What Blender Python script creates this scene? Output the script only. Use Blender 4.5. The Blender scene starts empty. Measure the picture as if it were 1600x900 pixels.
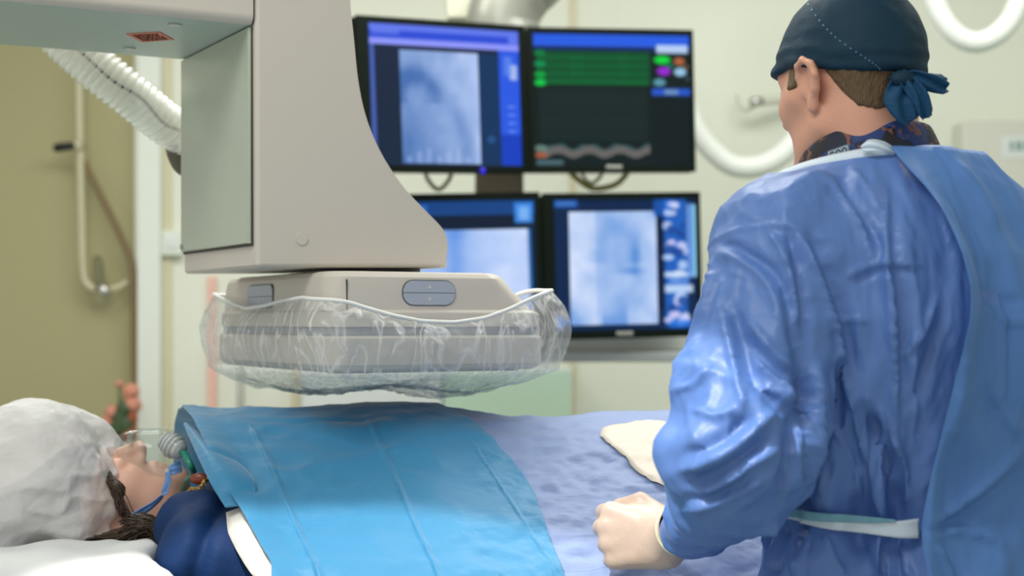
import bpy, bmesh, math, random
import numpy as np
from mathutils import Vector, Matrix

random.seed(4)
SC = bpy.context.scene
COL = SC.collection
R = math.radians

# ------------------------------------------------------------------ camera, world, lights
FPX, CAMZ, HOR = 2400.0, 1.30, 500.0          # focal length in px, eye height, horizon row (1600x900 frame)
cd = bpy.data.cameras.new('camera')
cam = bpy.data.objects.new('camera', cd)
COL.objects.link(cam)
cam.location = (0, 0, CAMZ)
cam.rotation_euler = (R(90), 0, 0)
cd.sensor_width = 36.0
cd.lens = 36.0 * FPX / 1600.0
cd.shift_y = (HOR - 450.0) / 1600.0
cd.clip_start = 0.05
cd.dof.use_dof = True
cd.dof.focus_distance = 1.97
cd.dof.aperture_fstop = 3.6
SC.camera = cam

w = bpy.data.worlds.new('world')
SC.world = w
w.use_nodes = True
w.node_tree.nodes['Background'].inputs[0].default_value = (1.0, 0.985, 0.94, 1)
w.node_tree.nodes['Background'].inputs[1].default_value = 0.64

def area(name, loc, target, size, power, color=(1, 1, 1), size_y=None):
    ld = bpy.data.lights.new(name, 'AREA')
    ld.energy = power
    ld.color = color
    ld.size = size
    if size_y:
        ld.shape = 'RECTANGLE'
        ld.size_y = size_y
    o = bpy.data.objects.new(name, ld)
    COL.objects.link(o)
    o.location = loc
    o.rotation_euler = (Vector(target) - Vector(loc)).to_track_quat('-Z', 'Y').to_euler()
    return o

sl_ = bpy.data.lights.new('examination_lamp_light', 'SPOT')
sl_.energy = 215; sl_.color = (1.0, 0.98, 0.95); sl_.shadow_soft_size = 0.02; sl_.spot_size = R(37.8); sl_.spot_blend = 0.05
so_ = bpy.data.objects.new('examination_lamp_light', sl_); COL.objects.link(so_)
so_.location = (-0.80, 1.00, 2.88)
so_.rotation_euler = (Vector((-0.31, 1.36, 1.0)) - Vector(so_.location)).to_track_quat('-Z', 'Y').to_euler()
area('front_fill_light', (-0.7, 0.8, 2.9), (-0.3, 1.9, 1.0), 1.2, 28, (1.0, 0.99, 0.96), 0.8)  # unseen lamp added as fill for camera-facing surfaces
area('middle_fill_light', (0.4, 3.1, 2.95), (0.4, 3.4, 0), 2.6, 74, (1.0, 0.99, 0.95), 1.2)  # unseen overhead lamp added to light the far wall evenly
area('left_fill_light', (-1.45, 3.5, 2.9), (-1.0, 3.1, 0.6), 0.8, 17, (1.0, 0.97, 0.90), 0.6)  # unseen lamp added to brighten the hair cover from behind left

SC.view_settings.view_transform = 'Standard'
SC.view_settings.look = 'None'
SC.view_settings.gamma = 1.0
SC.view_settings.use_curve_mapping = False
SC.view_settings.exposure = 0.0

# ------------------------------------------------------------------ general helpers
def at(px, py, d):
    """point of the room seen at (px, py) at distance d in front of the camera"""
    return np.array([(px - 800.0) / FPX * d, d, CAMZ - (py - HOR) / FPX * d])

def props(o, label=None, cat=None, group=None, kind=None):
    if label: o['label'] = label
    if cat: o['category'] = cat
    if group: o['group'] = group
    if kind: o['kind'] = kind
    return o

def empty(name, loc=(0, 0, 0), rz=0.0):
    o = bpy.data.objects.new(name, None)
    COL.objects.link(o)
    o.empty_display_size = 0.05
    o.location = loc
    o.rotation_euler = (0, 0, rz)
    return o

def wm(o):
    M = Matrix.LocRotScale(o.location, o.rotation_euler, None)
    return wm(o.parent) @ M if o.parent else M

def obj(name, verts, faces, mat=None, parent=None, smooth=True, world=True):
    """one mesh object; verts are in world space unless world=False (then in the parent's space)"""
    me = bpy.data.meshes.new(name)
    v = np.asarray(verts, dtype=float)
    f = faces.tolist() if isinstance(faces, np.ndarray) else faces
    me.from_pydata(v.tolist(), [], f)
    me.validate()
    me.update()
    if smooth:
        me.polygons.foreach_set('use_smooth', [True] * len(me.polygons))
    o = bpy.data.objects.new(name, me)
    COL.objects.link(o)
    if mat: me.materials.append(mat)
    if parent:
        o.parent = parent
        if world: me.transform(wm(parent).inverted())
    return o

def bm_obj(name, bm, mat=None, parent=None, smooth=False):
    me = bpy.data.meshes.new(name)
    bmesh.ops.recalc_face_normals(bm, faces=bm.faces[:])
    bm.to_mesh(me)
    bm.free()
    if smooth:
        me.polygons.foreach_set('use_smooth', [True] * len(me.polygons))
    o = bpy.data.objects.new(name, me)
    COL.objects.link(o)
    if mat: me.materials.append(mat)
    if parent: o.parent = parent
    return o

def smooth_angle(o, deg=35):
    me = o.data
    me.polygons.foreach_set('use_smooth', [True] * len(me.polygons))
    ed = np.zeros(len(me.edges), dtype=bool)
    b = bmesh.new(); b.from_mesh(me)
    lim = R(deg)
    for e in b.edges:
        if len(e.link_faces) == 2 and e.calc_face_angle(0.0) > lim:
            e.smooth = False
    b.to_mesh(me); b.free()
    wn_ = o.modifiers.new('weighted_normals', 'WEIGHTED_NORMAL'); wn_.keep_sharp = True
    return o

def add_box(bm, x0, x1, y0, y1, z0, z1):
    vs = [bm.verts.new(p) for p in ((x0,y0,z0),(x1,y0,z0),(x1,y1,z0),(x0,y1,z0),(x0,y0,z1),(x1,y0,z1),(x1,y1,z1),(x0,y1,z1))]
    for f in ((3,2,1,0),(4,5,6,7),(0,1,5,4),(1,2,6,5),(2,3,7,6),(3,0,4,7)):
        bm.faces.new([vs[i] for i in f])

def box_obj(name, x0, x1, y0, y1, z0, z1, mat, parent=None, bevel=0.0, seg=3):
    bm = bmesh.new()
    add_box(bm, x0, x1, y0, y1, z0, z1)
    if bevel:
        bmesh.ops.bevel(bm, geom=bm.edges[:], offset=bevel, segments=seg, profile=0.5, affect='EDGES', clamp_overlap=True)
    o = bm_obj(name, bm, mat, parent)
    if bevel: smooth_angle(o, 40)
    return o

def prism(name, poly, axis, c0, c1, mat, parent=None, bevel=0.0, seg=3):
    """extrude the 2-D polygon along an axis ('y': poly in (x,z); 'z': poly in (x,y); 'x': poly in (y,z))"""
    bm = bmesh.new()
    def mk(p, c):
        return {'y': (p[0], c, p[1]), 'z': (p[0], p[1], c), 'x': (c, p[0], p[1])}[axis]
    a = [bm.verts.new(mk(p, c0)) for p in poly]
    b = [bm.verts.new(mk(p, c1)) for p in poly]
    fa = bm.faces.new(a); fb = bm.faces.new(b[::-1])
    n = len(poly)
    for i in range(n):
        bm.faces.new((a[i], b[i], b[(i+1) % n], a[(i+1) % n]))
    if bevel:
        es = [e for e in bm.edges if (fa in e.link_faces or fb in e.link_faces)]
        bmesh.ops.bevel(bm, geom=es, offset=bevel, segments=seg, profile=0.5, affect='EDGES', clamp_overlap=True)
    o = bm_obj(name, bm, mat, parent)
    smooth_angle(o, 32)
    return o

def rrect(x0, x1, y0, y1, r, n=6):
    pts = []
    for cx, cy, a0 in ((x1-r, y0+r, -90), (x1-r, y1-r, 0), (x0+r, y1-r, 90), (x0+r, y0+r, 180)):
        for i in range(n+1):
            a = R(a0 + 90*i/n)
            pts.append((cx + r*math.cos(a), cy + r*math.sin(a)))
    return pts

def catmull(pts, n):
    P = np.array(pts, float)
    P = np.vstack([2*P[0]-P[1], P, 2*P[-1]-P[-2]])
    out = []
    m = len(P) - 3
    for s in np.linspace(0, m, n):
        i = min(int(s), m-1); t = s - i
        a, b, c, d = P[i], P[i+1], P[i+2], P[i+3]
        out.append(0.5*((2*b) + (-a+c)*t + (2*a-5*b+4*c-d)*t*t + (-a+3*b-3*c+d)*t**3))
    return np.array(out)

def tube_mesh(path, rad, nseg=14, closed=False, cap=True):
    """path (n,3); rad scalar or (n,) ; returns verts, faces with parallel-transported rings"""
    P = np.asarray(path, float); n = len(P)
    rad = np.full(n, rad) if np.isscalar(rad) else np.asarray(rad, float)
    if closed:
        T = np.roll(P, -1, 0) - np.roll(P, 1, 0)
    else:
        T = np.gradient(P, axis=0)
    T /= np.linalg.norm(T, axis=1)[:, None] + 1e-12
    ref = np.array([0, 0, 1.0]) if abs(T[0][2]) < 0.9 else np.array([1.0, 0, 0])
    N = np.cross(T[0], ref); N /= np.linalg.norm(N)
    V = []
    for i in range(n):
        N = N - T[i]*np.dot(N, T[i]); N /= np.linalg.norm(N)
        Bn = np.cross(T[i], N)
        for k in range(nseg):
            a = 2*math.pi*k/nseg
            V.append(P[i] + rad[i]*(math.cos(a)*N + math.sin(a)*Bn))
    F = []
    m = n if closed else n-1
    for i in range(m):
        j = (i+1) % n
        for k in range(nseg):
            l = (k+1) % nseg
            F.append((i*nseg+k, i*nseg+l, j*nseg+l, j*nseg+k))
    if cap and not closed:
        F.append(tuple(range(nseg))[::-1])
        F.append(tuple((n-1)*nseg + k for k in range(nseg)))
    return np.array(V), F

def tube(name, path, rad, mat, parent=None, nseg=14, closed=False, world=True):
    v, f = tube_mesh(path, rad, nseg, closed)
    return obj(name, v, f, mat, parent, True, world)

def grid_faces(nu, nv, wrap_u=False):
    F = []
    for i in range(nu if wrap_u else nu-1):
        for j in range(nv-1):
            a = i*nv + j; b = ((i+1) % nu)*nv + j
            F.append((a, b, b+1, a+1))
    return F

def solidify(o, t, offset=-1.0):
    m = o.modifiers.new('thickness', 'SOLIDIFY'); m.thickness = t; m.offset = offset
    return o

def subsurf(o, lv=1):
    m = o.modifiers.new('subdivision', 'SUBSURF'); m.levels = lv; m.render_levels = lv
    return o

# ------------------------------------------------------------------ numpy noise and signed-distance modelling
_rng = np.random.RandomState(11)
_TAB = _rng.uniform(-1, 1, 4096).astype(np.float32)
def vnoise(x, y, z, seed=0):
    xi = np.floor(x).astype(np.int64); yi = np.floor(y).astype(np.int64); zi = np.floor(z).astype(np.int64)
    fx = x - xi; fy = y - yi; fz = z - zi
    fx = fx*fx*fx*(fx*(fx*6-15)+10); fy = fy*fy*fy*(fy*(fy*6-15)+10); fz = fz*fz*fz*(fz*(fz*6-15)+10)
    def h(a, b, c):
        return _TAB[(a*374761393 + b*668265263 + c*2147483647 + (a*b)*97 + (b*c)*131 + seed*7919) % 4096 ]
    r = 0
    for dx in (0, 1):
        wx = fx if dx else 1-fx
        for dy in (0, 1):
            wy = fy if dy else 1-fy
            for dz in (0, 1):
                wz = fz if dz else 1-fz
                r = r + wx*wy*wz*h(xi+dx, yi+dy, zi+dz)
    return r
def fbm(x, y, z, o=3, seed=0):
    s = 0; a = 1.0
    for k in range(o):
        s = s + a*vnoise(x*2**k, y*2**k, z*2**k, seed+k); a *= 0.5
    return s
def ridge(x, y, z, seed=0):
    return 1 - 2*np.abs(vnoise(x, y, z, seed))
def sstep(a, b, x):
    t = np.clip((x-a)/(b-a), 0, 1)
    return t*t*(3-2*t)

def smin(a, b, k):
    h = np.clip(0.5 + 0.5*(b-a)/k, 0, 1)
    return b*(1-h) + a*h - k*h*(1-h)
def smax(a, b, k): return -smin(-a, -b, k)
def ell(P, c, r):
    x = P[0]-c[0]; y = P[1]-c[1]; z = P[2]-c[2]
    k0 = np.sqrt((x/r[0])**2 + (y/r[1])**2 + (z/r[2])**2)
    k1 = np.sqrt((x/r[0]**2)**2 + (y/r[1]**2)**2 + (z/r[2]**2)**2)
    return k0*(k0-1)/(k1+1e-9)
def cone(P, a, b, ra, rb):
    a = np.asarray(a, float); b = np.asarray(b, float)
    d = b-a; L = float(d @ d)
    x = P[0]-a[0]; y = P[1]-a[1]; z = P[2]-a[2]
    t = np.clip((x*d[0]+y*d[1]+z*d[2])/L, 0, 1)
    return np.sqrt((x-t*d[0])**2 + (y-t*d[1])**2 + (z-t*d[2])**2) - (ra + (rb-ra)*t)
def rbox(P, c, h, r):
    q = [np.abs(P[i]-c[i]) - (h[i]-r) for i in range(3)]
    o = np.sqrt(sum(np.maximum(k, 0)**2 for k in q))
    return o + np.minimum(np.maximum(q[0], np.maximum(q[1], q[2])), 0) - r

def surface_nets(f, lo, hi, h):
    ax = [np.arange(lo[i], hi[i]+h, h, dtype=np.float32) for i in range(3)]
    X, Y, Z = np.meshgrid(*ax, indexing='ij', sparse=False)
    D = np.asarray(f((X, Y, Z)), dtype=np.float32)
    S = D < 0
    n = S.shape
    cnt = np.zeros((n[0]-1, n[1]-1, n[2]-1), np.int8)
    for a in (0, 1):
        for b in (0, 1):
            for c in (0, 1):
                cnt += S[a:n[0]-1+a, b:n[1]-1+b, c:n[2]-1+c]
    act = (cnt > 0) & (cnt < 8)
    I = np.argwhere(act)
    idx = -np.ones(act.shape, np.int64)
    idx[act] = np.arange(len(I))
    acc = np.zeros((len(I), 3)); num = np.zeros(len(I))
    corners = [(a, b, c) for a in (0, 1) for b in (0, 1) for c in (0, 1)]
    for p in corners:
        for k in range(3):
            if p[k] == 0:
                q = list(p); q[k] = 1
                d0 = D[I[:,0]+p[0], I[:,1]+p[1], I[:,2]+p[2]]
                d1 = D[I[:,0]+q[0], I[:,1]+q[1], I[:,2]+q[2]]
                m = (d0 < 0) != (d1 < 0)
                t = np.where(m, d0/(d0-d1+1e-20*(d0 == d1)), 0)
                pos = np.tile(np.array(p, float), (len(I), 1)); pos[:, k] = t
                acc[m] += pos[m]; num[m] += 1
    V = (I + acc/num[:, None])*h + np.array(lo)
    F = []
    for k in range(3):
        a, b = (k+1) % 3, (k+2) % 3
        sl0 = [slice(None)]*3; sl1 = [slice(None)]*3
        sl0[k] = slice(0, n[k]-1); sl1[k] = slice(1, n[k])
        s0 = S[tuple(sl0)]; s1 = S[tuple(sl1)]
        E = np.argwhere(s0 != s1)
        E = E[(E[:, a] > 0) & (E[:, b] > 0) & (E[:, a] < n[a]-1) & (E[:, b] < n[b]-1)]
        fl = s0[E[:,0], E[:,1], E[:,2]]
        def ci(da, db):
            J = E.copy(); J[:, a] -= da; J[:, b] -= db
            return idx[J[:,0], J[:,1], J[:,2]]
        q = np.stack([ci(1,1), ci(0,1), ci(0,0), ci(1,0)], 1)
        q[~fl] = q[~fl][:, ::-1]
        F.append(q)
    return V, np.vstack(F)

def vnormals(V, F):
    n = np.cross(V[F[:,2]]-V[F[:,0]], V[F[:,3]]-V[F[:,1]])
    N = np.zeros_like(V)
    for k in range(4):
        np.add.at(N, F[:, k], n)
    return N/(np.linalg.norm(N, axis=1)[:, None]+1e-12)
def relax(V, F, it=2, lam=0.5):
    for _ in range(it):
        A = np.zeros_like(V); c = np.zeros(len(V))
        for k in range(4):
            i, j = F[:, k], F[:, (k+1) % 4]
            np.add.at(A, i, V[j]); np.add.at(c, i, 1)
            np.add.at(A, j, V[i]); np.add.at(c, j, 1)
        V = V + lam*(A/np.maximum(c, 1)[:, None] - V)
    return V
def submesh(V, F, keepv):
    k = keepv[F].all(axis=1)
    F2 = F[k]
    used = np.unique(F2)
    mp = -np.ones(len(V), np.int64); mp[used] = np.arange(len(used))
    return V[used], mp[F2], used

# ------------------------------------------------------------------ materials (all procedural)
def srgb(c):
    return tuple((x/12.92 if x <= 0.04045 else ((x+0.055)/1.055)**2.4) for x in [v/255.0 for v in c])
MATS = {}
def mat(name, col, rough=0.5, metal=0.0, bump=0.0, scale=40.0, var=0.05, spec=0.5, stretch=None, sub=0.0, sheen=0.0, coat=0.0, detail=3.0, trans=0.0):
    m = bpy.data.materials.new(name)
    m.use_nodes = True
    nt = m.node_tree; ns = nt.nodes; L = nt.links
    b = ns['Principled BSDF']
    c = srgb(col)
    b.inputs['Roughness'].default_value = rough
    b.inputs['Metallic'].default_value = metal
    b.inputs['Specular IOR Level'].default_value = spec
    if coat: b.inputs['Coat Weight'].default_value = coat
    if sheen:
        b.inputs['Sheen Weight'].default_value = sheen
    if sub:
        b.inputs['Subsurface Weight'].default_value = sub
        b.inputs['Subsurface Radius'].default_value = (0.012, 0.005, 0.003)
        b.inputs['Subsurface Scale'].default_value = 1.0
    if trans:
        b.inputs['Transmission Weight'].default_value = trans
    tc = ns.new('ShaderNodeTexCoord')
    mp = ns.new('ShaderNodeMapping')
    L.new(tc.outputs['Object'], mp.inputs['Vector'])
    if stretch: mp.inputs['Scale'].default_value = stretch
    nz = ns.new('ShaderNodeTexNoise')
    nz.inputs['Scale'].default_value = scale
    nz.inputs['Detail'].default_value = detail
    L.new(mp.outputs['Vector'], nz.inputs['Vector'])
    mx = ns.new('ShaderNodeMix'); mx.data_type = 'RGBA'
    mx.inputs[6].default_value = tuple(max(0, x*(1-var)) for x in c) + (1,)
    mx.inputs[7].default_value = tuple(min(1, x*(1+var)) for x in c) + (1,)
    L.new(nz.outputs['Fac'], mx.inputs[0])
    L.new(mx.outputs[2], b.inputs['Base Color'])
    if bump:
        bp = ns.new('ShaderNodeBump')
        bp.inputs['Strength'].default_value = min(1.0, bump*2)
        bp.inputs['Distance'].default_value = 0.004
        L.new(nz.outputs['Fac'], bp.inputs['Height'])
        L.new(bp.outputs['Normal'], b.inputs['Normal'])
    MATS[name] = m
    return m

def glow(name, col, s=1.0):
    m = bpy.data.materials.new(name); m.use_nodes = True
    b = m.node_tree.nodes['Principled BSDF']
    b.inputs['Base Color'].default_value = (0.01, 0.01, 0.01, 1)
    b.inputs['Emission Color'].default_value = srgb(col) + (1,)
    b.inputs['Emission Strength'].default_value = s
    return m

def film(name, col, alpha, rough=0.08, bump=0.5, scale=30.0, stretch=(1, 1, 1), diff=(0.8, 0.82, 0.82), spec=0.5, gmax=.25, crease_glint=0):
    """thin clear plastic: partly see-through, partly white diffuse, glossy"""
    m = bpy.data.materials.new(name); m.use_nodes = True
    nt = m.node_tree; ns = nt.nodes; L = nt.links
    b = ns['Principled BSDF']; out = ns['Material Output']
    b.inputs['Base Color'].default_value = tuple(diff) + (1,)
    b.inputs['Roughness'].default_value = rough
    b.inputs['Specular IOR Level'].default_value = spec
    tr = ns.new('ShaderNodeBsdfTransparent')
    tr.inputs['Color'].default_value = srgb(col) + (1,)
    gl = ns.new('ShaderNodeBsdfGlossy'); gl.inputs['Roughness'].default_value = rough
    tc = ns.new('ShaderNodeTexCoord'); mp = ns.new('ShaderNodeMapping')
    mp.inputs['Scale'].default_value = stretch
    L.new(tc.outputs['Object'], mp.inputs['Vector'])
    nz = ns.new('ShaderNodeTexNoise'); nz.inputs['Scale'].default_value = scale; nz.inputs['Detail'].default_value = 4
    nz.inputs['Distortion'].default_value = 1.2
    L.new(mp.outputs['Vector'], nz.inputs['Vector'])
    bp = ns.new('ShaderNodeBump'); bp.inputs['Strength'].default_value = bump; bp.inputs['Distance'].default_value = 0.01
    L.new(nz.outputs['Fac'], bp.inputs['Height'])
    L.new(bp.outputs['Normal'], b.inputs['Normal']); L.new(bp.outputs['Normal'], gl.inputs['Normal'])
    lw = ns.new('ShaderNodeFresnel'); lw.inputs['IOR'].default_value = 1.35
    L.new(bp.outputs['Normal'], lw.inputs['Normal'])
    ge = ns.new('ShaderNodeNewGeometry')
    sb = ns.new('ShaderNodeMath'); sb.operation = 'SUBTRACT'; sb.use_clamp = True
    L.new(lw.outputs[0], sb.inputs[0]); L.new(ge.outputs['Backfacing'], sb.inputs[1])
    mn = ns.new('ShaderNodeMath'); mn.operation = 'MINIMUM'; mn.inputs[1].default_value = gmax
    L.new(sb.outputs[0], mn.inputs[0])
    m1 = ns.new('ShaderNodeMixShader'); m1.inputs[0].default_value = alpha
    if crease_glint:  # whitened film creases, painted stronger to stand in for glints
        n3 = ns.new('ShaderNodeTexNoise'); n3.inputs['Scale'].default_value = scale*.95; n3.inputs['Detail'].default_value = 2; n3.inputs['Distortion'].default_value = .9
        L.new(mp.outputs['Vector'], n3.inputs['Vector'])
        rp = ns.new('ShaderNodeValToRGB')
        e = rp.color_ramp.elements
        e[0].position = .44; e[0].color = (alpha, alpha, alpha, 1)
        e[1].position = .56; e[1].color = (alpha, alpha, alpha, 1)
        k = e.new(.50); k.color = (crease_glint, crease_glint, crease_glint, 1)
        L.new(n3.outputs['Fac'], rp.inputs[0]); L.new(rp.outputs[0], m1.inputs[0])
    L.new(tr.outputs[0], m1.inputs[1]); L.new(b.outputs[0], m1.inputs[2])
    m2 = ns.new('ShaderNodeMixShader')
    L.new(mn.outputs[0], m2.inputs[0]); L.new(m1.outputs[0], m2.inputs[1]); L.new(gl.outputs[0], m2.inputs[2])
    L.new(m2.outputs[0], out.inputs['Surface'])
    return m

def attr_mat(name, rough=0.5, emit=False, strength=1.0, attr='paint'):
    m = bpy.data.materials.new(name); m.use_nodes = True
    nt = m.node_tree; b = nt.nodes['Principled BSDF']
    a = nt.nodes.new('ShaderNodeAttribute'); a.attribute_name = attr
    b.inputs['Roughness'].default_value = rough
    if emit:
        b.inputs['Specular IOR Level'].default_value = .1
        b.inputs['Base Color'].default_value = (0.004, 0.004, 0.005, 1)
        nt.links.new(a.outputs['Color'], b.inputs['Emission Color'])
        b.inputs['Emission Strength'].default_value = strength
    else:
        nt.links.new(a.outputs['Color'], b.inputs['Base Color'])
    return m
def paint(o, rgb):
    """rgb (nverts,3) linear, on the object's points"""
    at_ = o.data.color_attributes.new('paint', 'FLOAT_COLOR', 'POINT')
    c = np.ones((len(rgb), 4), np.float32); c[:, :3] = rgb
    at_.data.foreach_set('color', c.ravel())

M_IVORY = mat('ivory_wall_paint', (228, 232, 217), 0.6, bump=0.02, scale=60, var=0.02)
M_OLIVE = mat('olive_wall_paint', (166, 162, 120), 0.55, bump=0.02, scale=50, var=0.03)
M_WHITE_TRIM = mat('white_trim_paint', (226, 232, 222), 0.4, var=0.02)
M_CREAM_TRIM = mat('cream_joint_paint', (212, 206, 176), 0.5, var=0.02)
M_FLOOR = mat('grey_green_vinyl', (150, 158, 150), 0.35, bump=0.02, scale=200, var=0.08)
M_CEIL = mat('white_ceiling_paint', (232, 232, 225), 0.7, var=0.02)
M_CARM = mat('warm_grey_enamel', (204, 198, 187), 0.38, bump=0.01, scale=400, var=0.015, spec=0.4)
M_CARM2 = mat('cool_grey_enamel', (186, 190, 184), 0.35, bump=0.01, scale=400, var=0.02)
M_PANEL = mat('brushed_grey_green_panel', (178, 188, 170), 0.30, 0.05, bump=0.02, scale=30, var=0.06, stretch=(1, 1, 12))
M_DARK = mat('black_rubber', (14, 16, 15), 0.5, var=0.1)
M_SEAM = mat('dark_seam', (70, 68, 62), 0.7, var=0.1)
M_BTN = mat('blue_grey_button_plastic', (172, 180, 192), 0.4, var=0.03)
M_BUMP = mat('grey_bumper_strip', (150, 156, 164), 0.5, var=0.05)
M_BEZEL = mat('black_monitor_plastic', (6, 16, 8), 0.5, var=0.1, spec=.12)
M_METAL = mat('grey_painted_metal', (150, 152, 142), 0.35, 0.3, var=0.04)
M_STEEL = mat('polished_steel', (200, 200, 195), 0.2, 0.9, var=0.05)
# ------------------------------------------------------------------ the room
BY = 5.2                                             # far wall
def struct(o): o['kind'] = 'structure'; return o
struct(box_obj('floor', -3.2, 3.2, -1.0, BY+0.2, -0.05, 0, M_FLOOR))
struct(box_obj('ceiling', -3.2, 3.2, 0.0, BY+0.2, 3.0, 3.05, M_CEIL))
def bx(px, d): return (px-800)/FPX*d
def bz(py, d): return CAMZ-(py-HOR)/FPX*d
XL = bx(210, BY)
struct(box_obj('wall_back', XL, 3.2, BY, BY+0.1, 0, 3.0, M_IVORY))
struct(box_obj('wall_left', -3.2, XL-0.002, BY+0.02, BY+0.12, 0, 3.0, M_OLIVE))
struct(box_obj('wall_right', 3.1, 3.2, 0.0, BY, 0, 3.0, M_IVORY))
# white post and the joints of the wall panelling
struct(box_obj('trim_1', bx(214, BY-.06), bx(250, BY-.06), BY-.06, BY-0.001, 0, 3.0, M_WHITE_TRIM, bevel=.004))
struct(box_obj('trim_2', bx(254, BY-.01), bx(268, BY-.01), BY-.012, BY-0.001, 0, 3.0, M_CREAM_TRIM))
struct(box_obj('trim_3', bx(455, BY-.01), bx(470, BY-.01), BY-.012, BY-0.001, 0, 3.0, M_CREAM_TRIM))
struct(box_obj('trim_4', bx(890, BY-.01), bx(900, BY-.01), BY-.012, BY-0.001, 0, 3.0, M_CREAM_TRIM))
struct(box_obj('trim_5', bx(700, BY-.01), bx(712, BY-.01), BY-.012, BY-0.001, bz(120,BY), 3.0, M_CREAM_TRIM))

# cabinet below the screens: a white door and a pale green glass door
M_CABW = mat('white_cabinet_laminate', (222, 228, 226), 0.4, var=0.02)
M_CABG = mat('pale_green_glass', (196, 222, 196), 0.15, var=0.02, coat=0.3)
cab = props(empty('wall_cabinet', (bx(680, BY-.1), BY-.1, 0)), 'low wall cabinet with one white and one pale green door below the screens', 'cabinet')
cx = cab.location.x
zt = bz(575, BY-.16)
box_obj('body', bx(470, BY-.16)-cx, bx(894, BY-.16)-cx, -.05, .095, 0.08, zt, M_CABW, cab, .004)
box_obj('plinth', bx(474, BY-.16)-cx, bx(890, BY-.16)-cx, -.03, .095, 0.0, 0.08, M_METAL, cab)
dw = props(box_obj('door', bx(472, BY-.17)-cx, bx(690, BY-.17)-cx, -.072, -.052, 0.1, zt-.01, M_CABW, cab, .003), 'white door')
dg = props(box_obj('door', bx(695, BY-.17)-cx, bx(892, BY-.17)-cx, -.072, -.052, 0.1, zt-.01, M_CABG, cab, .003), 'pale green glass door')
box_obj('handle', bx(672, BY-.17)-cx, bx(678, BY-.17)-cx, -.09, -.072, .35, .5, M_STEEL, dw, .003)
box_obj('handle', bx(704, BY-.17)-cx, bx(710, BY-.17)-cx, -.09, -.072, .35, .5, M_STEEL, dg, .003)

# left: wall mounted pipe with lever, valve; slanting cable; pink strip; pole; switch box; bouquet
pp = props(empty('wall_pipe', tuple(at(125, 440, BY-.05))), 'thin ivory pipe running down the olive wall with black lever', 'pipe')
M_PIPE = mat('ivory_pipe_paint', (196, 192, 160), 0.35, var=0.04)
path = catmull([at(123, 60, BY-.05), at(125, 200, BY-.05), at(128, 350, BY-.05), at(131, 425, BY-.05), at(138, 445, BY-.05), at(150, 452, BY-.05)], 40)
tube('pipe_run', path, .0125, M_PIPE, pp, 12)
path = catmull([at(160, 452, BY-.06), at(180, 450, BY-.05), at(200, 440, BY-.03)], 16)
tube('branch', path, .009, M_PIPE, pp, 10)
lv = tube('lever', [at(84, 231, BY-.08), at(88, 231, BY-.08), at(112, 228, BY-.08), at(118, 228, BY-.07)], [.010, .015, .014, .010], M_DARK, pp, 12)
tube('lever_joint', [at(116, 228, BY-.08), at(126, 228, BY-.05)], [.014, .02], M_PIPE, pp, 12)
M_OLV = mat('olive_metal', (112, 112, 82), 0.45, 0.2, var=0.08)
vl = tube('valve', [at(152, 400, BY-.06), at(153, 412, BY-.06), at(156, 440, BY-.06), at(158, 452, BY-.06)], [.012, .017, .015, .02], M_OLV, pp, 12)
tube('valve_cap', [at(158, 445, BY-.08), at(164, 456, BY-.07), at(168, 462, BY-.06)], [.012, .022, .014], M_STEEL, pp, 12)
M_TAN = mat('tan_cable_sheath', (118, 100, 64), 0.5, var=0.06)
path = catmull([at(132, 253, BY-.04), at(142, 275, BY-.045), at(170, 330, BY-.05), at(196, 385, BY-.05), at(206, 410, BY-.05), at(209, 450, BY-.05), at(210, 550, BY-.05), at(212, 640, BY-.05), at(213, 800, BY-.05)], 60)
props(tube('cable', path, .0115, M_TAN, None, 12), 'tan cable slanting down olive wall then along the white post', 'cable')
M_PINK = mat('salmon_pink_plastic', (236, 190, 176), 0.5, var=0.05)
props(box_obj('wall_strip', bx(324, BY-.02), bx(337, BY-.02), BY-.02, BY-.002, bz(830, BY), bz(432, BY), M_PINK, bevel=.003), 'narrow salmon pink vertical strip on the pale wall', 'strip')
pl = props(empty('floor_pole', (bx(376, 4.9), 4.9, 0)), 'thin grey pole standing behind the covered detector and drape', 'pole')
v, f = tube_mesh([(0, 0, .03), (0, 0, bz(440, 4.9))], .012, 12); obj('tube', v, f, M_METAL, pl, world=False)
v, f = tube_mesh([(0, 0, 0), (0, 0, .015), (0, 0, .03)], [.12, .12, .03], 24); obj('foot', v, f, M_METAL, pl, world=False)
sb = props(empty('wall_switch', tuple(at(270, 380, BY-.02))), 'small white switch box on pale wall left of the grey column', 'switch')
hw = 16/FPX*BY; hh = 19/FPX*BY
box_obj('box', -hw, hw, -.02, .018, -hh, hh, M_WHITE_TRIM, sb, .004)
box_obj('rocker', -hw*.5, hw*.5, -.026, -.02, -hh*.5, hh*.5, M_CABW, sb, .003)

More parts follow.
